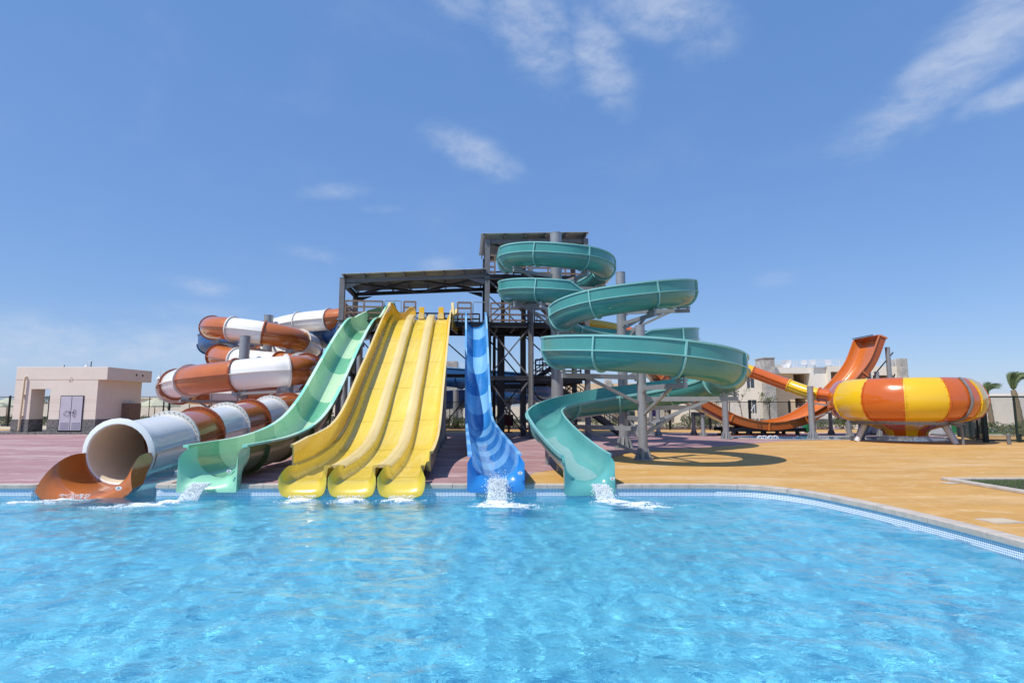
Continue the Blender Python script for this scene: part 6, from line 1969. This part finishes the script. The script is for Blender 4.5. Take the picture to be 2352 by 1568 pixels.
br_ = [(.15, .10), (.13, .09), (.15, .10), .055, .06, (.085, .10), .07, .065, .045, .035, .03, .065, .045, .035, .03, .085, .06, .04, .085, .06, .04, .035, .035]
skinned('body', bv, be, br_, M['skin'], pr_)
skinned('jeans', [P_(0, 0, 1.0), P_(.10, 0, .86), P_(.12, -.02, .50), P_(.13, .02, .10), P_(-.10, 0, .86), P_(-.13, -.01, .50), P_(-.15, .02, .10)], [(0, 1), (1, 2), (2, 3), (0, 4), (4, 5), (5, 6)], [(.165, .12), .10, .08, .075, .10, .08, .075], M['jeans'], pr_)
skinned('shirt', [P_(0, 0, .98), P_(0, 0, 1.2), P_(0, 0, 1.40), P_(.19, 0, 1.39), P_(.245, .02, 1.14), P_(-.19, 0, 1.39), P_(-.245, .02, 1.14)], [(0, 1), (1, 2), (2, 3), (3, 4), (2, 5), (5, 6)], [(.165, .125), (.15, .11), (.165, .115), .08, .065, .08, .065], M['shirt'], pr_)
for x in (.14, -.17):
    MB().rings([(P_(x, .07, .05), .045), (P_(x, 0, .055), .055), (P_(x, -.12, .045), .05), (P_(x, -.18, .04), .03)], 10).build('shoe', M['white'], pr_)
MB().sphere(P_(0, 0, 1.70), .105, 12, 8, (1, 1.05, .9)).build('hair', M['hair'], pr_)

# ------------------------------------------------------------ splashes where the slides meet the pool
m, nt, b = newmat('foam')
b.inputs['Base Color'].default_value = (0.86, 0.90, 0.93, 1); b.inputs['Roughness'].default_value = 0.35
M['foam'] = m
def blob_mb(mb, c, r_, fl=1.0):
    x, y, z = c
    mb.add([(x + r_, y, z), (x, y + r_, z), (x - r_, y, z), (x, y - r_, z), (x, y, z + r_ * fl), (x, y, z - r_ * fl)], [(0, 1, 4), (1, 2, 4), (2, 3, 4), (3, 0, 4), (1, 0, 5), (2, 1, 5), (3, 2, 5), (0, 3, 5)])
def splash(name, src, vel, n_spray, spread, foam, n_foam, label, seed):
    """droplets flying from src with velocity vel, and foam drifting on the water; foam: list of (x, y, rx, ry, weight)"""
    rng = random.Random(seed); mb = MB()
    for _ in range(n_spray):
        v = V(vel) + V((rng.gauss(0, spread[0]), rng.gauss(0, spread[1]), rng.gauss(0, spread[2])))
        s0 = V(src[0]).lerp(V(src[1]), rng.random())
        tmax = 0.05
        while s0.z + v.z * tmax - 4.9 * tmax ** 2 > WZ and tmax < 1.2: tmax += .02
        t = tmax * rng.random() ** .8
        p = s0 + v * t - V((0, 0, 4.9 * t * t))
        blob_mb(mb, p, rng.choice((.004, .005, .006, .007, .009, .013)))
    tw_ = sum(f[4] for f in foam)
    for f in foam:
        for _ in range(int(n_foam * f[4] / tw_)):
            a = rng.uniform(0, 2 * pi); q = abs(rng.gauss(0, .5))
            x, y = f[0] + math.cos(a) * q * f[2], f[1] + math.sin(a) * q * f[3]
            k = noise.noise(V((x * 4.5, y * 7, seed)))
            if rng.random() > max(0.05, min(1.0, .75 + 2.2 * k - .6 * q)): continue
            r_ = rng.uniform(.004, .016) * (1.25 - min(q, 1) * .6)
            blob_mb(mb, (x, y, wave(x, y) + r_ * .2 + .05 * max(0, .55 - q) * rng.random()), r_, .7)
    return single(mb, 'water_splash', M['foam'], label, 'splash', None, 'stuff', fix=False, angle=180)
splash('s', ((-.46, 11.70, .14), (-.12, 11.70, .14)), (0.05, -1.0, .35), 3000, (.30, .55, .6), [(-.28, 11.05, .42, .35, 2), (-.25, 10.9, .6, .4, 1.0), (.2, 10.7, .6, .3, .3)], 11000, 'white spray leaping from the foot of the blue slide', 1)
splash('s', ((1.62, 11.78, .05), (1.92, 11.78, .05)), (.35, -.85, .15), 2000, (.25, .4, .35), [(1.95, 11.3, .4, .35, 2), (2.3, 11.1, .6, .25, 1.6), (2.6, 10.75, .7, .25, .4)], 11000, 'white water gushing from the teal spiral into the pool', 2)
splash('s', ((-6.45, 11.74, .10), (-6.10, 11.74, .10)), (-.45, -.9, .0), 2400, (.16, .3, .2), [(-6.65, 11.15, .35, .3, 2), (-7.0, 10.95, .6, .25, 1.4), (-7.3, 10.7, .7, .25, .5)], 11000, 'white stream pouring from the mint slide into the pool', 3)
splash('s', ((-9.1, 11.7, -.12), (-8.5, 11.7, -.12)), (-.1, -.4, .05), 250, (.2, .2, .2), [(-8.95, 11.5, .55, .14, 2), (-9.3, 11.1, 1.0, .3, 1.2), (-9.9, 10.8, .8, .3, .5)], 6000, 'thin foam along the front of the orange scoop', 4)
for i, ln in enumerate((-1, 0, 1)):
    x = YX + ln * PITCH + .03
    splash('s', ((x - .28, 11.66, -.14), (x + .28, 11.66, -.14)), (0, -.45, .05), 220, (.15, .15, .15), [(x, 11.5, .42, .11, 3), (x, 11.3, .5, .2, .7)], 4500, ('foam under the left lane of the yellow slide', 'foam under the middle lane of the yellow slide', 'foam under the right lane of the yellow slide')[i], 5 + i)
# sheets of water pouring off the lips
def pour(x0, x1, y, z, run, label, drift=0.0):
    rg = []
    for i in range(13):
        s_ = i / 12; yy = y - run * s_; zz = z + (WZ - .03 - z) * s_ ** 1.9
        row = []
        for k in range(13):
            u_ = k / 12
            w_ = .5 + .5 * (1 - .25 * math.sin(pi * s_))
            x_ = (x0 + x1) / 2 + (x1 - x0) * (u_ - .5) * w_ * (1 + .25 * s_) + drift * s_
            row.append(V((x_, yy + .02 * noise.noise(V((u_ * 9, s_ * 3, x0))), zz + .018 * noise.noise(V((u_ * 8, s_ * 4, 3.3 + x0))))))
        rg.append(row + [p - V((0, .0, .012)) for p in row[::-1]])
    single(MB().loft(rg), 'water_sheet', M['running_white'], label, 'splash', None, 'stuff')
m, nt, b = newmat('pouring_water')
cw = tex(nt, geoco(nt, (30, 8, 8)), 1.4, 6, .72, .8)
tr_ = nd(nt, 'ShaderNodeBsdfTransparent'); mx = nd(nt, 'ShaderNodeMixShader')
b.inputs['Base Color'].default_value = (.80, .90, .94, 1); b.inputs['Roughness'].default_value = .15
bump(nt, b, cw, .9, .03)
nt.links.new(ramp(nt, cw, [(.36, .15), (.62, .85)]), mx.inputs[0]); nt.links.new(tr_.outputs[0], mx.inputs[1]); nt.links.new(b.outputs[0], mx.inputs[2]); nt.links.new(mx.outputs[0], nt.nodes['Material Output'].inputs[0])
M['running_white'] = m
pour(-.46, -.12, 11.735, .17, .42, 'sheet of water falling from the blue slide lip')
pour(1.60, 1.92, 11.80, .06, .34, 'sheet of water falling from the teal spiral lip', .12)
pour(-6.45, -6.10, 11.77, .08, .36, 'sheet of water falling from the mint slide lip', -.14)
# water curtain falling from the bowl
rng = random.Random(21); mb = MB()
for _ in range(1900):
    a = rng.uniform(0, 2 * pi); s = rng.random()
    r_ = 1.05 * BK + .02 + .10 * s * s + rng.gauss(0, .01 + .05 * s)
    blob_mb(mb, (BC.x + r_ * math.cos(a), BC.y + r_ * math.sin(a), .03 + .26 * (1 - s)), rng.uniform(.005, .013), 1.8)
single(mb, 'water_splash', M['foam'], 'ring of water falling from the neck of the bowl', 'splash', None, 'stuff', fix=False, angle=180)
# running water in the flumes
m, nt, b = newmat('running_water')
cw = tex(nt, geoco(nt), 38, 5, .7, .6)
tr_ = nd(nt, 'ShaderNodeBsdfTransparent')
mx = nd(nt, 'ShaderNodeMixShader')
b.inputs['Base Color'].default_value = (.75, .88, .92, 1); b.inputs['Roughness'].default_value = .08
bump(nt, b, cw, .9, .03)
fac = ramp(nt, cw, [(.46, .05), (.66, .45)])
nt.links.new(fac, mx.inputs[0]); nt.links.new(tr_.outputs[0], mx.inputs[1]); nt.links.new(b.outputs[0], mx.inputs[2])
nt.links.new(mx.outputs[0], nt.nodes['Material Output'].inputs[0])
M['running'] = m
def runner(pts, frs, r_, deep, a0, a1, parent, off=.012, shift=0.0):
    rg = []
    for i, (p, f) in enumerate(zip(pts, frs)):
        n_ = 8; pr_w = []
        for lift in (off, 0.004):
            row = []
            for k in range(n_ + 1):
                s = k / n_; a = R(a0 + (a1 - a0) * s) + .10 * math.sin(i * .35) * (1 if k in (0, n_) else .4)
                rr = r_ - lift
                row.append((-rr * math.cos(a), -rr * deep * math.sin(a)))
            pr_w.append(row)
        rg.append(put(p, f, pr_w[0] + pr_w[1][::-1]))
    o = MB().loft(rg).build('running_water', M['running'], parent)
    o['kind'] = 'stuff'
k0 = next(i for i in range(len(TP) - 1, 0, -1) if TP[i].y > 16.2 and TP[i].z < 1.6)
runner(TP[k0:], fr[k0:], TR, 1.0, 60, 112, teal)
k0 = next(i for i in range(len(BP) - 1, 0, -1) if BP[i].y > 19.5)
runner(BP[k0:], fb[k0:], 0.47, 1.05, 66, 106, blue)
k0 = next(i for i in range(len(MP) - 1, 0, -1) if MP[i].y > 13.4)
runner(MP[k0:], fm[k0:], 0.585, 1.05, 68, 118, mint)
